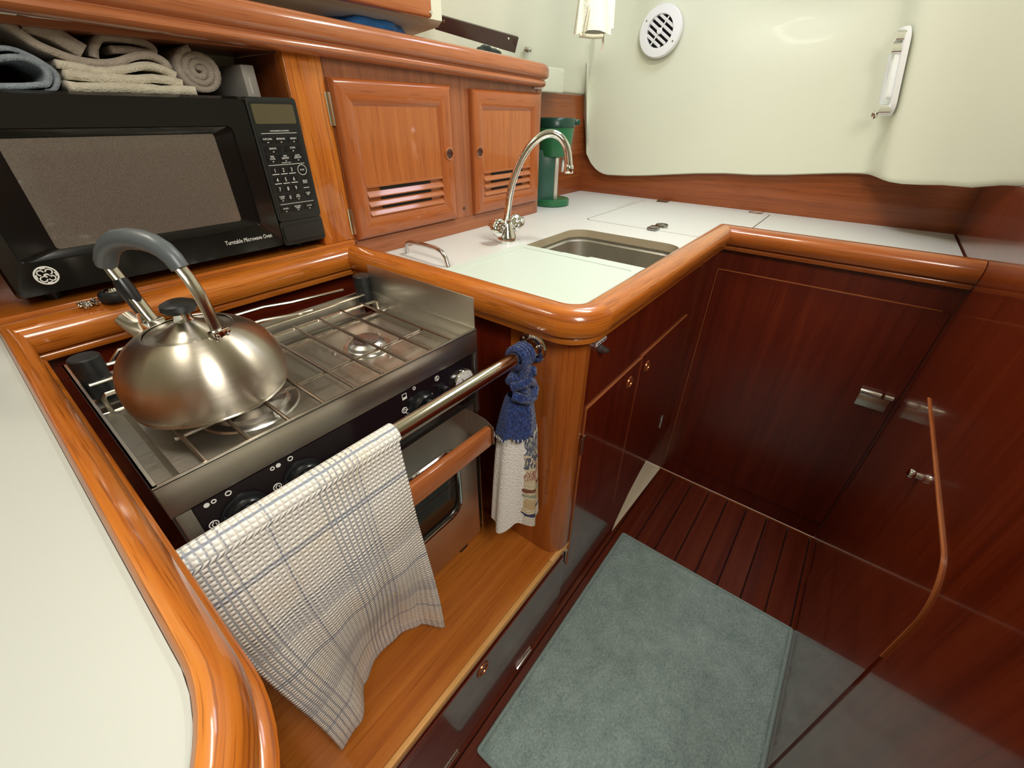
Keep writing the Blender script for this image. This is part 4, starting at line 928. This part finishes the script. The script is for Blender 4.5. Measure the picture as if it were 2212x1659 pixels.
cellc = N(nt, 'ShaderNodeMix', data_type='RGBA', blend_type='MULTIPLY'); nt.links.new(mth('MULTIPLY', mth('SUBTRACT', 1.0, mth('MULTIPLY', ridge, 1.0)), 0.0), cellc.inputs[0])
pit_shade = ramp(nt, cw, [(0.02, (0.72, 0.69, 0.62)), (0.20, (1, 1, 1))])  # shade in the waffle hollows, painted into the cloth colour
mulc = N(nt, 'ShaderNodeMix', data_type='RGBA', blend_type='MULTIPLY'); mulc.inputs[0].default_value = 1.0; nt.links.new(base.outputs[0], mulc.inputs[6]); nt.links.new(pit_shade.outputs[0], mulc.inputs[7])
fin = N(nt, 'ShaderNodeMix', data_type='RGBA'); nt.links.new(lines, fin.inputs[0]); nt.links.new(mulc.outputs[2], fin.inputs[6]); fin.inputs[7].default_value = (0.33, 0.36, 0.43, 1)
nt.links.new(fin.outputs[2], b.inputs['Base Color']); b.inputs['Roughness'].default_value = 0.95; b.inputs['Specular IOR Level'].default_value = 0.05
bp = N(nt, 'ShaderNodeBump', Strength=0.85, Distance=0.0022); nt.links.new(cw, bp.inputs['Height']); nt.links.new(bp.outputs[0], b.inputs['Normal'])
TL, TBACK = 0.555, 0.10          # front drop, drop behind the rail
def towel_pt(u, v):
    s = -TBACK + (TL + TBACK) * v         # arc length measured from the top of the rail, negative = behind
    r = RR + 0.0022; q = PI * r / 2
    if s < -q: x0, y0, z0 = 0, RY + r, RZ - (-s - q)
    elif s < q: a = s / r; y0, z0 = RY - r * math.sin(a), RZ + r * math.cos(a)
    else: y0, z0 = RY - r, RZ - (s - q)
    x = -0.009 + 0.248 * u
    if s > q:
        w = sstep(0.06, 0.56, s - q)
        x += w * (0.036 - 0.004 * u) + 0.006 * sstep(0.15, 0.5, s) * math.sin(u * 9)
        yb = lerp([(0.0, 0.374), (0.13, 0.378), (0.34, 0.425), (0.52, 0.446), (0.72, 0.446), (0.86, 0.424), (1.0, 0.384)], u)
        ws = sstep(0.20, 0.56, s)
        y0 = y0 + (yb - (RY - r)) * ws - 0.006 * sstep(0.03, 0.12, s) * (1 - ws)
        zlift = 0.016 * sstep(0.50, 0.62, s) * (math.cos(u * 7.0) * 0.6 + 0.4 * math.sin(u * 17)) 
        z0 += zlift * 0.5
        y0 += 0.0018 * math.sin(u * 26 + s * 9) * sstep(0.02, 0.3, s)
        if s > 0.12 and y0 > 0.388 and z0 > 0.672: y0 = 0.388
    else: x += 0.004
    return (x, y0, z0)
bm = BM(); grid(bm, 90, 150, towel_pt, lambda u, v: (u * 0.25, (TL + TBACK) * v - TBACK))
bmesh.ops.recalc_face_normals(bm, faces=bm.faces[:])
tw = obj('tea_towel', bm, MATS['waffle_cloth'], label='white waffle tea towel with blue-grey stripes hung over the crash rail', cat='towel', sharp=180)
md = tw.modifiers.new('thickness', 'SOLIDIFY'); md.thickness = 0.0022; md.offset = 0.0

# ================================================================== HAND TOWEL with crocheted top at the end of the rail
HX, HY = 0.521, 0.383
ht = thing('hand_towel', (HX, HY, 0.40), 'cream hand towel with blue crocheted top hanging from the rail end', 'towel')
m, nt, b = newmat('crochet_blue'); MATS['crochet_blue'] = m; c = coords(nt, rnd=False)
vo = N(nt, 'ShaderNodeTexVoronoi', Scale=240.0); nt.links.new(c, vo.inputs['Vector'])
rp = ramp(nt, vo.outputs['Distance'], [(0.1, (0.022, 0.080, 0.34)), (0.6, (0.006, 0.018, 0.10))]); nt.links.new(rp.outputs[0], b.inputs['Base Color'])
b.inputs['Roughness'].default_value = 0.9; b.inputs['Sheen Weight'].default_value = 0.3
bp = N(nt, 'ShaderNodeBump', Strength=1.0, Distance=0.003, invert=True); nt.links.new(vo.outputs['Distance'], bp.inputs['Height']); nt.links.new(bp.outputs[0], b.inputs['Normal'])
CB = m
bm = BM()
for dx in (-0.011, -0.0035, 0.004, 0.0115):
    torus(bm, (0.5205 + dx, RY, RZ - 0.002), (1, 0.05, 0), RR + 0.0055, 0.0058, 20, 8)
tube(bm, [(0.5205, RY - 0.010, RZ - 0.012), (0.521, RY - 0.010, RZ - 0.028), (0.521, RY - 0.004, RZ - 0.044)], [0.016, 0.0145, 0.015], 14, flatten=(Vector((0, 1, 0)), 0.6))
loop = obj('crochet_loop', bm, CB, ht, label='blue crocheted loop round the rail')
bm = BM()      # gathered ruffle: a few fat crocheted rolls
for pts_, r_ in (([(-0.028, 0.0, 0.798), (-0.022, -0.016, 0.806), (-0.006, -0.020, 0.808), (0.008, -0.016, 0.798), (0.018, -0.012, 0.788)], 0.0085),
                 ([(0.018, -0.010, 0.806), (0.026, -0.004, 0.812), (0.033, 0.002, 0.806), (0.032, 0.006, 0.792), (0.022, 0.002, 0.782)], 0.0085),
                 ([(-0.030, -0.004, 0.782), (-0.026, -0.018, 0.780), (-0.012, -0.022, 0.770), (0.006, -0.022, 0.768), (0.022, -0.014, 0.774), (0.030, 0.0, 0.782)], 0.0090),
                 ([(-0.020, 0.012, 0.800), (0.0, 0.018, 0.804), (0.02, 0.014, 0.800)], 0.010),
                 ([(0.008, -0.016, 0.804), (0.014, -0.018, 0.794), (0.020, -0.012, 0.780)], 0.0060), ([(-0.004, -0.008, 0.812), (0.0, 0.0, 0.790), (0.0, 0.0, 0.764)], 0.017)):
    tube(bm, [(HX + a, HY + b_, z) for a, b_, z in pts_], r_, 10)
obj('crochet_ruffle', bm, CB, ht, label='blue crocheted ruffle')
def hang(u, z, k0, zt, zb, w0, w1, d0, d1, wave):
    t = (zt - z) / (zt - zb); a = 2 * PI * u
    w = w0 + (w1 - w0) * t ** 0.7; d = d0 + (d1 - d0) * t ** 0.8
    k = 1 + wave * math.sin(a * 5 + 0.6) * (0.5 + 0.5 * t) + 0.5 * wave * math.sin(a * 3 + 1.0 + z * 6)
    cx = HX - 0.006 - 0.012 * t; cy = HY - 0.004 * t
    # the cloth hangs facing the aisle corner: its wide axis runs along (0.78, -0.62)
    p, q = w * math.cos(a) * k, d * math.sin(a) * k
    return (cx + p * 0.80 + q * 0.60, cy - p * 0.60 + q * 0.80, z)
bm = BM(); grid(bm, 60, 12, lambda u, v: hang(u, 0.772 - (0.772 - 0.688 - 0.006 * math.sin(u * 40)) * v, 0, 0.772, 0.688, 0.023, 0.040, 0.017, 0.024, 0.09))
bmesh.ops.remove_doubles(bm, verts=bm.verts[:], dist=0.0003); obj('crochet_skirt', bm, CB, ht, label='flared blue crocheted skirt above the towelling', sharp=180)
bm = BM()
for k in range(30):
    u = k / 30; p = Vector(hang(u, 0.690, 0, 0.772, 0.688, 0.023, 0.041, 0.017, 0.0255, 0.09)); p2 = p + Vector((0, 0, -0.006))
    tube(bm, [p, p2], 0.0013, 5)
obj('edge_stitches', bm, flat('ecru_thread', (0.72, 0.72, 0.66), 0.9), ht, kind='stuff')
m, nt, b = newmat('terry_print'); MATS['terry_print'] = m
uv = nt.nodes.new('ShaderNodeTexCoord').outputs['UV']; sp3 = nt.nodes.new('ShaderNodeSeparateXYZ'); nt.links.new(uv, sp3.inputs[0]); U, V_ = sp3.outputs[0], sp3.outputs[1]
nz = N(nt, 'ShaderNodeTexNoise', Scale=14.0, Detail=3.0); nt.links.new(uv, nz.inputs['Vector']); wv = mth('MULTIPLY', mth('SUBTRACT', nz.outputs['Fac'], 0.5), 0.16)
Vw = mth('ADD', V_, mth('MULTIPLY', wv, 0.35)); Uw = mth('ADD', U, mth('MULTIPLY', wv, 0.5))
inprint = mth('MULTIPLY', mth('GREATER_THAN', Uw, 0.775), mth('LESS_THAN', Uw, 1.2))
def slot(v0, v1): return mth('MULTIPLY', mth('MULTIPLY', mth('GREATER_THAN', Vw, v0), mth('LESS_THAN', Vw, v1)), inprint)
cur = None
prev = (0.92, 0.90, 0.83, 1)
def over(fac, col, prev):
    mx = N(nt, 'ShaderNodeMix', data_type='RGBA'); nt.links.new(fac, mx.inputs[0])
    if isinstance(prev, tuple): mx.inputs[6].default_value = prev
    else: nt.links.new(prev, mx.inputs[6])
    mx.inputs[7].default_value = (*col, 1); return mx.outputs[2]
cl = over(slot(-0.1, 1.1), (0.70, 0.60, 0.40), prev)
cl = over(slot(0.0, 0.22), (0.36, 0.37, 0.34), cl); cl = over(mth('MULTIPLY', slot(0.02, 0.36), mth('GREATER_THAN', N(nt, 'ShaderNodeTexNoise', Scale=22.0).outputs['Fac'], 0.48)), (0.13, 0.14, 0.19), cl)
red = mth('MULTIPLY', slot(0.38, 0.49), mth('GREATER_THAN', N(nt, 'ShaderNodeTexNoise', Scale=60.0).outputs['Fac'], 0.5))
cl = over(red, (0.36, 0.12, 0.10), cl); cl = over(slot(0.575, 0.615), (0.24, 0.09, 0.06), cl); cl = over(slot(0.64, 0.67), (0.35, 0.38, 0.26), cl)
cl = over(slot(0.70, 0.80), (0.62, 0.46, 0.24), cl); cl = over(slot(0.855, 0.885), (0.05, 0.06, 0.13), cl); cl = over(slot(0.89, 1.1), (0.74, 0.68, 0.56), cl)
nt.links.new(cl, b.inputs['Base Color']); b.inputs['Roughness'].default_value = 0.95; b.inputs['Specular IOR Level'].default_value = 0.05
c = coords(nt, rnd=False); n2 = N(nt, 'ShaderNodeTexNoise', Scale=280.0, Detail=3.0); nt.links.new(c, n2.inputs['Vector'])
bp = N(nt, 'ShaderNodeBump', Strength=0.7, Distance=0.004); nt.links.new(n2.outputs['Fac'], bp.inputs['Height']); nt.links.new(bp.outputs[0], b.inputs['Normal'])
bm = BM(); grid(bm, 96, 44, lambda u, v: hang(u, 0.694 - (0.694 - 0.440 + 0.010 * math.sin(u * 23)) * v, 0, 0.694, 0.440, 0.037, 0.052, 0.022, 0.028, 0.15), lambda u, v: (u, v))
obj('towelling', bm, MATS['terry_print'], ht, label='cream terry towelling with a printed band', sharp=180)

# ================================================================== RUG
m = fabric('rug_pile', (0.17, 0.245, 0.235), (0.47, 0.60, 0.575), 22, 1.0, 0.004, speckle=170)
rg = thing('rug', (0.6, 0.01, 0.0003), 'grey-green short-pile rug on the dark plank floor', 'rug')
bm = BM()
def rugp(u, v):
    x, y = 0.226 + 0.740 * u, -0.246 + 0.511 * v
    e = min(u, 1 - u) * 0.740; f_ = min(v, 1 - v) * 0.514; ed = min(e, f_)
    return (x, y, 0.0008 + 0.010 * sstep(0, 0.008, ed) + 0.0012 * mnoise.noise((x * 30, y * 30, 0)) * sstep(0.0, 0.02, ed))
grid(bm, 160, 110, rugp); obj('pile', bm, m, rg, sharp=180)
obj('bound_edge', tube(BM(), [(x, y, 0.0052) for x, y in rrect(0.227, 0.965, -0.2465, 0.264, 0.004, 3)], 0.0048, 8, closed=True), fabric('rug_binding', (0.26, 0.35, 0.33), (0.38, 0.47, 0.45), 200, 0.5, 0.002), rg)

# ================================================================== THINGS ON TOP OF THE MICROWAVE
ZM = 1.2313
def ribbon(bm, pts, th, depth, y0, nd=10, wav=0.004, seed=0, taper=0.0):
    """folded cloth: polyline section (x, z) thickened by th, running back from y0"""
    n = len(pts); offs = offset_dirs(pts, False); L = []
    for j in range(nd + 1):
        t = j / nd; y = y0 + depth * t
        ring = []
        for side in (1, -1):
            rng = range(n) if side > 0 else range(n - 1, -1, -1)
            for i in rng:
                ox, oz = offs[i]; l = math.hypot(ox, oz); ox, oz = ox / l, oz / l
                w = mnoise.noise((pts[i][0] * 40 + seed, y * 18, pts[i][1] * 40)) * wav
                ring.append(bm.verts.new((pts[i][0] + side * ox * th / 2 + w, y + (abs(w) if j == 0 else 0), max(ZM + 0.0005, pts[i][1] + side * oz * th / 2 + w * 0.6))))
        L.append(ring)
    m_ = len(L[0])
    for a, b in zip(L, L[1:]):
        for k in range(m_): bm.faces.new((a[k], a[(k + 1) % m_], b[(k + 1) % m_], b[k]))
    for ring, fl in ((L[0], 1), (L[-1], -1)):
        for k in range(n - 1):
            q = (ring[k], ring[k + 1], ring[m_ - 2 - k], ring[m_ - 1 - k]); bm.faces.new(q)
def smooth_poly(p, it=2):
    for _ in range(it):
        q = [p[0]]
        for a, b in zip(p, p[1:]): q += [(a[0] * .75 + b[0] * .25, a[1] * .75 + b[1] * .25), (a[0] * .25 + b[0] * .75, a[1] * .25 + b[1] * .75)]
        p = q + [p[-1]]
    return p
CRM = fabric('cream_fleece', (0.62, 0.56, 0.42), (0.78, 0.72, 0.56), 60, 0.7, 0.004)
GRG = fabric('greige_fleece', (0.42, 0.355, 0.28), (0.56, 0.48, 0.385), 60, 0.7, 0.004)
BLU = fabric('blue_grey_fleece', (0.20, 0.25, 0.28), (0.42, 0.47, 0.50), 60, 0.7, 0.004)
BLK = fabric('slate_cloth', (0.075, 0.09, 0.095), (0.12, 0.14, 0.145), 50, 0.5, 0.003)
# blue-grey towel folded at the far end
bm = BM(); ribbon(bm, smooth_poly([(0.02, ZM + 0.020), (0.09, ZM + 0.020), (0.125, ZM + 0.034), (0.150, ZM + 0.038), (0.168, ZM + 0.030), (0.173, ZM + 0.018), (0.165, ZM + 0.007), (0.145, ZM + 0.004), (0.02, ZM + 0.004)]), 0.007, 0.18, 0.965, seed=1)
b1 = thing('folded_towel', (0.10, 1.03, ZM), 'blue-grey towel folded in a loop on top of the microwave', 'towel', 'folded towels above the microwave')
obj('fold', bm, BLU, b1, sharp=180)
bm = BM(); ribbon(bm, smooth_poly([(0.02, ZM + 0.029), (0.088, ZM + 0.029), (0.124, ZM + 0.044), (0.150, ZM + 0.048), (0.176, ZM + 0.036), (0.182, ZM + 0.018), (0.170, ZM + 0.0), (0.160, ZM + 0.0)]), 0.0055, 0.17, 0.972, seed=4); obj('fold', bm, BLU, b1, sharp=180)
bm = BM(); grid(bm, 20, 12, lambda u, v: (-0.03 + 0.17 * u, 1.16 + 0.10 * v, ZM + 0.060 + 0.030 * math.sin(PI * min(1, u * 1.1)) * (0.6 + 0.4 * math.sin(v * 3)) - 0.035 * u * u))
bmesh.ops.solidify(bm, geom=bm.faces[:], thickness=0.012)
obj('slate_blanket', bm, BLK, label='dark slate blanket bunched behind the blue-grey towel', cat='blanket', sharp=180)
# cream throw: several irregular layers
cb = thing('cream_throw', (0.27, 1.05, ZM), 'cream fleece throw folded in irregular layers on the microwave', 'blanket', 'folded towels above the microwave')
for k, (pl, th, y0) in enumerate((
        ([(0.184, ZM + 0.0065), (0.26, ZM + 0.0065), (0.33, ZM + 0.0065), (0.350, ZM + 0.006)], 0.0125, 0.958),
        ([(0.188, ZM + 0.020), (0.22, ZM + 0.0185), (0.27, ZM + 0.0185), (0.31, ZM + 0.022), (0.336, ZM + 0.016)], 0.0115, 0.963),
        ([(0.186, ZM + 0.033), (0.21, ZM + 0.029), (0.240, ZM + 0.027), (0.268, ZM + 0.031), (0.292, ZM + 0.038), (0.312, ZM + 0.036), (0.330, ZM + 0.026)], 0.0105, 0.966),
        ([(0.150, ZM + 0.078), (0.166, ZM + 0.062), (0.184, ZM + 0.047), (0.204, ZM + 0.039), (0.236, ZM + 0.036), (0.262, ZM + 0.040), (0.286, ZM + 0.050), (0.306, ZM + 0.052), (0.322, ZM + 0.045), (0.326, ZM + 0.035), (0.312, ZM + 0.030)], 0.0095, 0.968),
        ([(0.170, ZM + 0.076), (0.184, ZM + 0.073), (0.200, ZM + 0.068), (0.214, ZM + 0.059), (0.224, ZM + 0.050)], 0.019, 0.975),
        ([(0.238, ZM + 0.045), (0.244, ZM + 0.062), (0.256, ZM + 0.071), (0.285, ZM + 0.072), (0.312, ZM + 0.068), (0.320, ZM + 0.060), (0.312, ZM + 0.055), (0.282, ZM + 0.058), (0.262, ZM + 0.056)], 0.0095, 0.985))):
    bm = BM(); ribbon(bm, smooth_poly(pl), th, 0.20, y0, seed=k * 3.3, wav=0.003); obj('layer', bm, CRM if k < 3 else GRG, cb, sharp=180)
# rolled greige towel, tight spiral
rp_ = [(0.377 + (0.003 + 0.00148 * a) * 1.08 * math.cos(-a + 2.4), ZM + 0.0365 + (0.003 + 0.00148 * a) * math.sin(-a + 2.4) * 0.98) for a in [k * 0.3 for k in range(66)]]
rl = thing('rolled_towel', (0.375, 1.05, ZM), 'greige towel rolled up next to the cream throw', 'towel', 'folded towels above the microwave')
bm = BM(); ribbon(bm, rp_, 0.0086, 0.20, 0.985, wav=0.0006, seed=9); obj('roll', bm, GRG, rl, sharp=180)
bk = thing('binder', (0.455, 1.06, ZM), 'pale grey binder standing upright at the end of the niche', 'binder')
bm = BM(); box(bm, 0.446, 0.470, 0.985, 1.16, ZM + 0.0003, 1.2815, 0.002); obj('cover', bm, flat('pale_grey_board', (0.42, 0.40, 0.35), 0.5), bk)
obj('spine_strip', box(BM(), 0.454, 0.456, 0.9835, 0.985, ZM + 0.006, 1.262), flat('pale_strip', (0.75, 0.72, 0.66), 0.5), bk)

# ================================================================== OPEN SHELF ABOVE, DECK BEAM, VALANCE
bw = thing('deck_beam', (0.4, 1.02, 1.38), 'cream deck beam under the coachroof edge above the shelf', 'beam')
bm = BM(); prism(bm, [(0.95, 1.60), (0.95, 1.395), (0.965, 1.385), (1.10, 1.372), (1.125, 1.385), (1.125, 1.60)], -0.6, 0.955, f=lambda a, b, h: (h, a, b)); bmesh.ops.bevel(bm, geom=[e for e in bm.edges if all(abs(v.co.x - 0.955) < 1e-4 for v in e.verts)], offset=0.022, segments=4, affect='EDGES'); obj('beam_shell', bm, CREAM, bw)
hr = thing('overhead_grab_rail', (0.4, 0.945, 1.39), 'varnished wooden grab rail along the cream deck beam', 'rail')
bm = BM(); box(bm, -0.6, 0.885, 0.928, 0.949, 1.392, 1.432, 0.008, 3); obj('bar', bm, wood('x', 'door'), hr)
obj('end_screw', lathe(BM(), [(0.0045, 0.0), (0.0035, 0.002), (0, 0.002)], (0.878, 0.9282, 1.402), 12, axis=(0, -1, 0)), CHROME, hr)
va = thing('valance_board', (1.25, 1.1, 1.38), 'dark brown flat board screwed under the cream side deck', 'board')
bm = BM(); prism(bm, [(1.098, 1.436), (1.104, 1.440), (1.122, 1.392), (1.116, 1.388)], 1.06, 1.43, f=lambda a, b, h: (h, a, b))
for v in bm.verts: v.co.z -= (v.co.x - 1.06) * 0.035
obj('board', bm, flat('dark_brown_board', (0.045, 0.012, 0.008), 0.35, coat=0.3), va)
for x, t in ((1.09, 0.2), (1.38, 0.2), (1.34, 0.85), (1.12, 0.9)):
    obj('screw', lathe(BM(), [(0.0035, 0), (0.0025, 0.0012), (0, 0.0012)], (x, 1.0975 + 0.018 * t, 1.436 - 0.048 * t - (x - 1.06) * 0.035), 10, axis=(0, -0.94, -0.35)), CHROME, va)
def crumple(cx, cy, cz, sx, sy, sz, seed, n=18):
    bm = BM(); bmesh.ops.create_icosphere(bm, subdivisions=4, radius=1.0)
    for v in bm.verts:
        p = v.co.copy(); k = 1 + 0.30 * mnoise.noise(p * 1.7 + Vector((seed, 0, 0))) + 0.16 * abs(mnoise.noise(p * 4.3 + Vector((seed, 3, 0))))
        v.co = Vector((cx + p.x * sx * k, cy + p.y * sy * k, max(cz, cz + sz * 0.5 + p.z * sz * k)))
    return bm
obj('blue_bag', crumple(0.77, 1.03, 1.3125, 0.095, 0.05, 0.085, 2.0), fabric('blue_nylon', (0.02, 0.10, 0.30), (0.05, 0.20, 0.48), 30, 0.3, 0.004), label='crumpled bright blue bag lying on the open shelf', cat='bag', sharp=180)
obj('dark_pouch', crumple(1.20, 1.04, 1.3125, 0.06, 0.035, 0.042, 6.0), fabric('black_green_cloth', (0.01, 0.016, 0.013), (0.02, 0.03, 0.025), 40, 0.3, 0.003), label='small black pouch behind the moulded top rail', cat='pouch', sharp=180)
sw = thing('switch_plate', (1.49, 1.06, 1.27), 'small cream switch box beyond the end of the wall cabinet rail', 'switch box')
bm = BM(); box(bm, 1.345, 1.575, 1.000, 1.056, 1.272, 1.345, 0.006, 3); obj('cover', bm, CREAM, sw)
obj('fixing', lathe(BM(), [(0.003, 0), (0.002, 0.001), (0, 0.001)], (1.56, 0.9998, 1.332), 10, axis=(0, -1, 0)), CHROME, sw)
obj('fixing', lathe(BM(), [(0.003, 0), (0.002, 0.001), (0, 0.001)], (1.56, 0.9998, 1.296), 10, axis=(0, -1, 0)), CHROME, sw)
hd = Vector((0.35, -0.9, -0.2)).normalized()
bm = BM(); lathe(bm, [(0.010, -0.012), (0.010, 0.003), (0.005, 0.004), (0.005, 0.010), (0.008, 0.012), (0.0, 0.014)], (1.46, 1.078, 1.392), 16, axis=hd); obj('snap_stud', bm, CHROME, label='tiny chrome snap stud on the cream hull liner', cat='stud')

# ================================================================== AIR VENT on the aft moulding
vc = Vector((1.835, 0.777, 1.458)); vn = Vector((-1.0, -0.02, 0.04)).normalized()
vu = Vector((0, -1, 0)); vu = (vu - vn * vu.dot(vn)).normalized(); vv = vn.cross(vu) * -1
if vv.z < 0: vv = -vv
vent = thing('air_vent', vc, 'round white air vent with slatted grille on the aft moulding', 'vent')
bm = BM(); lathe(bm, [(0.076, -0.010), (0.076, 0.0), (0.073, 0.006), (0.052, 0.0085), (0.0485, 0.0085), (0.047, 0.006), (0.047, -0.008)], vc, 48, axis=vn, capb=False, capt=False); obj('flange', bm, WHITEP, vent)
bm = BM(); lathe(bm, [(0.047, -0.0078), (0, -0.0078)], vc, 36, axis=vn, capb=False); obj('duct', bm, DARK, vent)
rot = math.radians(-34)
def VP(a, b, h=0.0):
    a, b = a * math.cos(rot) - b * math.sin(rot), a * math.sin(rot) + b * math.cos(rot)
    return vc + vu * a + vv * b + vn * h
for k in range(-2, 3):
    b_ = k * 0.0165; w = math.sqrt(0.0465 ** 2 - b_ ** 2)
    bm = BM(); q = [VP(-w, b_ - 0.003, 0.004), VP(w, b_ - 0.003, 0.004), VP(w, b_ + 0.003, 0.006), VP(-w, b_ + 0.003, 0.006)]; q2 = [p - vn * 0.004 + vv * 0.003 for p in q]
    f1 = [bm.verts.new(p) for p in q]; f2 = [bm.verts.new(p) for p in q2]
    bm.faces.new(f1); bm.faces.new(f2[::-1])
    for i in range(4): bm.faces.new((f1[i], f1[(i + 1) % 4], f2[(i + 1) % 4], f2[i]))
    obj('slat', bm, WHITEP, vent)
obj('bar', tube(BM(), [VP(0.0, -0.046, 0.006), VP(0.0, 0.046, 0.006)], 0.0024, 8), WHITEP, vent)
obj('hub', lathe(BM(), [(0.009, 0.004), (0.009, 0.009), (0.006, 0.011), (0.0, 0.0095)], vc, 20, axis=vn), WHITEP, vent)
for s in (-1, 1): obj('screw', lathe(BM(), [(0.0035, 0.0), (0.0028, 0.0015), (0, 0.0015)], VP(s * 0.062, s * 0.004, 0.0065), 12, axis=vn), flat('dark_chrome', (0.30, 0.29, 0.27), 0.18, 1.0), vent)

# ================================================================== WHITE CLOTH POUCH hanging from the ceiling
px0 = Vector((1.25, 0.715, 1.388)); pu = Vector((0.62, -0.785, 0)); pv = Vector((0.785, 0.62, 0))
pc_ = thing('cloth_pouch', px0, 'white cloth pouch with drawstring hanging below the ceiling', 'pouch')
WC = fabric('white_canvas', (0.72, 0.76, 0.66), (0.82, 0.86, 0.76), 30, 0.4, 0.004)
bm = BM()
def pouch(u, v):
    a = 2 * PI * u; w = 0.050 - 0.050 * v; d = 0.020 - 0.018 * v
    p = px0 + pu * (w * math.copysign(abs(math.cos(a)) ** 0.7, math.cos(a))) + pv * (d * math.sin(a)) + Vector((0, 0, 0.47 * v + 0.004 * math.sin(a * 3) * (1 - v)))
    return p + pv * 0.004 * math.sin(u * 40 + v * 9) * (1 - v)
grid(bm, 40, 24, pouch); obj('bag', bm, WC, pc_, sharp=180)
obj('rolled_hem', tube(BM(), [px0 - pu * 0.036 - pv * 0.012 + Vector((0, 0, -0.005)), px0 - pv * 0.014 + Vector((0, 0, -0.008)), px0 + pu * 0.026 - pv * 0.008 + Vector((0, 0, -0.006))], 0.0055, 10), flat('ecru_hem', (0.62, 0.60, 0.46), 0.8), pc_)
obj('flap', prism(BM(), [(0.018, 0.0), (0.052, 0.010), (0.046, 0.12), (0.030, 0.13)], 0.020, 0.0215, f=lambda a, b, h: tuple(px0 + pu * a + pv * (h - 0.03) + Vector((0, 0, b)))), WC, pc_)
obj('drawstring', tube(BM(), [px0 - pu * 0.018 - pv * 0.021 + Vector((0, 0, 0.052)), px0 - pu * 0.023 - pv * 0.024 + Vector((0, 0, 0.02)), px0 - pu * 0.026 - pv * 0.023 + Vector((0, 0, -0.002)), px0 - pu * 0.018 - pv * 0.023 + Vector((0, 0, 0.004)), px0 - pu * 0.014 - pv * 0.021 + Vector((0, 0, 0.045))], 0.0016, 8), flat('ecru_hem', (0.62, 0.60, 0.46), 0.8), pc_)
obj('ribbon_end', tube(BM(), [px0 + pu * 0.028 + Vector((0, 0, -0.002)), px0 + pu * 0.030 + Vector((0, 0, -0.020)), px0 + pu * 0.029 + Vector((0, 0, -0.036))], 0.003, 8, flatten=(pv, 0.3)), flat('ecru_hem2', (0.50, 0.46, 0.36), 0.8), pc_)

# ================================================================== OPENING PORTLIGHT seen almost edge-on
pt, pnm = Vector((-0.955, -0.297, 0)), Vector((-0.297, 0.955, 0)); pup = Vector((0, 0.19, 0.98)).normalized(); p0 = Vector((1.785, 0.058, 1.31))
pl0 = thing('portlight', p0, 'small portlight with chrome dogs seen edge-on in the moulding corner', 'window')
PF = lambda a, b, h: tuple(p0 + pt * a + pup * b + pnm * h)
bm = BM(); sweep(bm, rrect(-0.030, 0.066, -0.095, 0.095, 0.028, 5), [(-0.014, 0.0), (-0.014, 0.010), (-0.004, 0.014), (0.004, 0.012), (0.006, 0.0)], 0, len(rrect(-0.030, 0.066, -0.095, 0.095, 0.028, 5)), closed=True, f=PF, caps=False); obj('frame', bm, WHITEP, pl0)
obj('pane', prism(BM(), rrect(-0.020, 0.056, -0.082, 0.082, 0.018, 4), 0.004, 0.008, f=PF), flat('milky_pane', (0.80, 0.86, 0.84), 0.15), pl0)
bm = BM(); prism(bm, rrect(0.040, 0.060, -0.060, 0.062, 0.008, 3), 0.012, 0.024, f=PF); obj('bar', bm, flat('white_gloss_bar', (0.90, 0.93, 0.92), 0.2), pl0)
for b0, hh in ((-0.085, 0.036), (0.078, 0.030), (0.052, 0.034)):
    bm = BM(); prism(bm, rrect(0.030, 0.066, b0 - 0.012, b0 + 0.012, 0.006, 3), 0.010, hh, f=PF); dg = obj('dog', bm, CHROME, pl0)
bm = BM(); lathe(bm, [(0.0, -0.012), (0.007, -0.008), (0.009, 0), (0.007, 0.008), (0, 0.012)], PF(0.05, -0.098, 0.040), 14, axis=pup); obj('dog_knob', bm, CHROME, pl0)
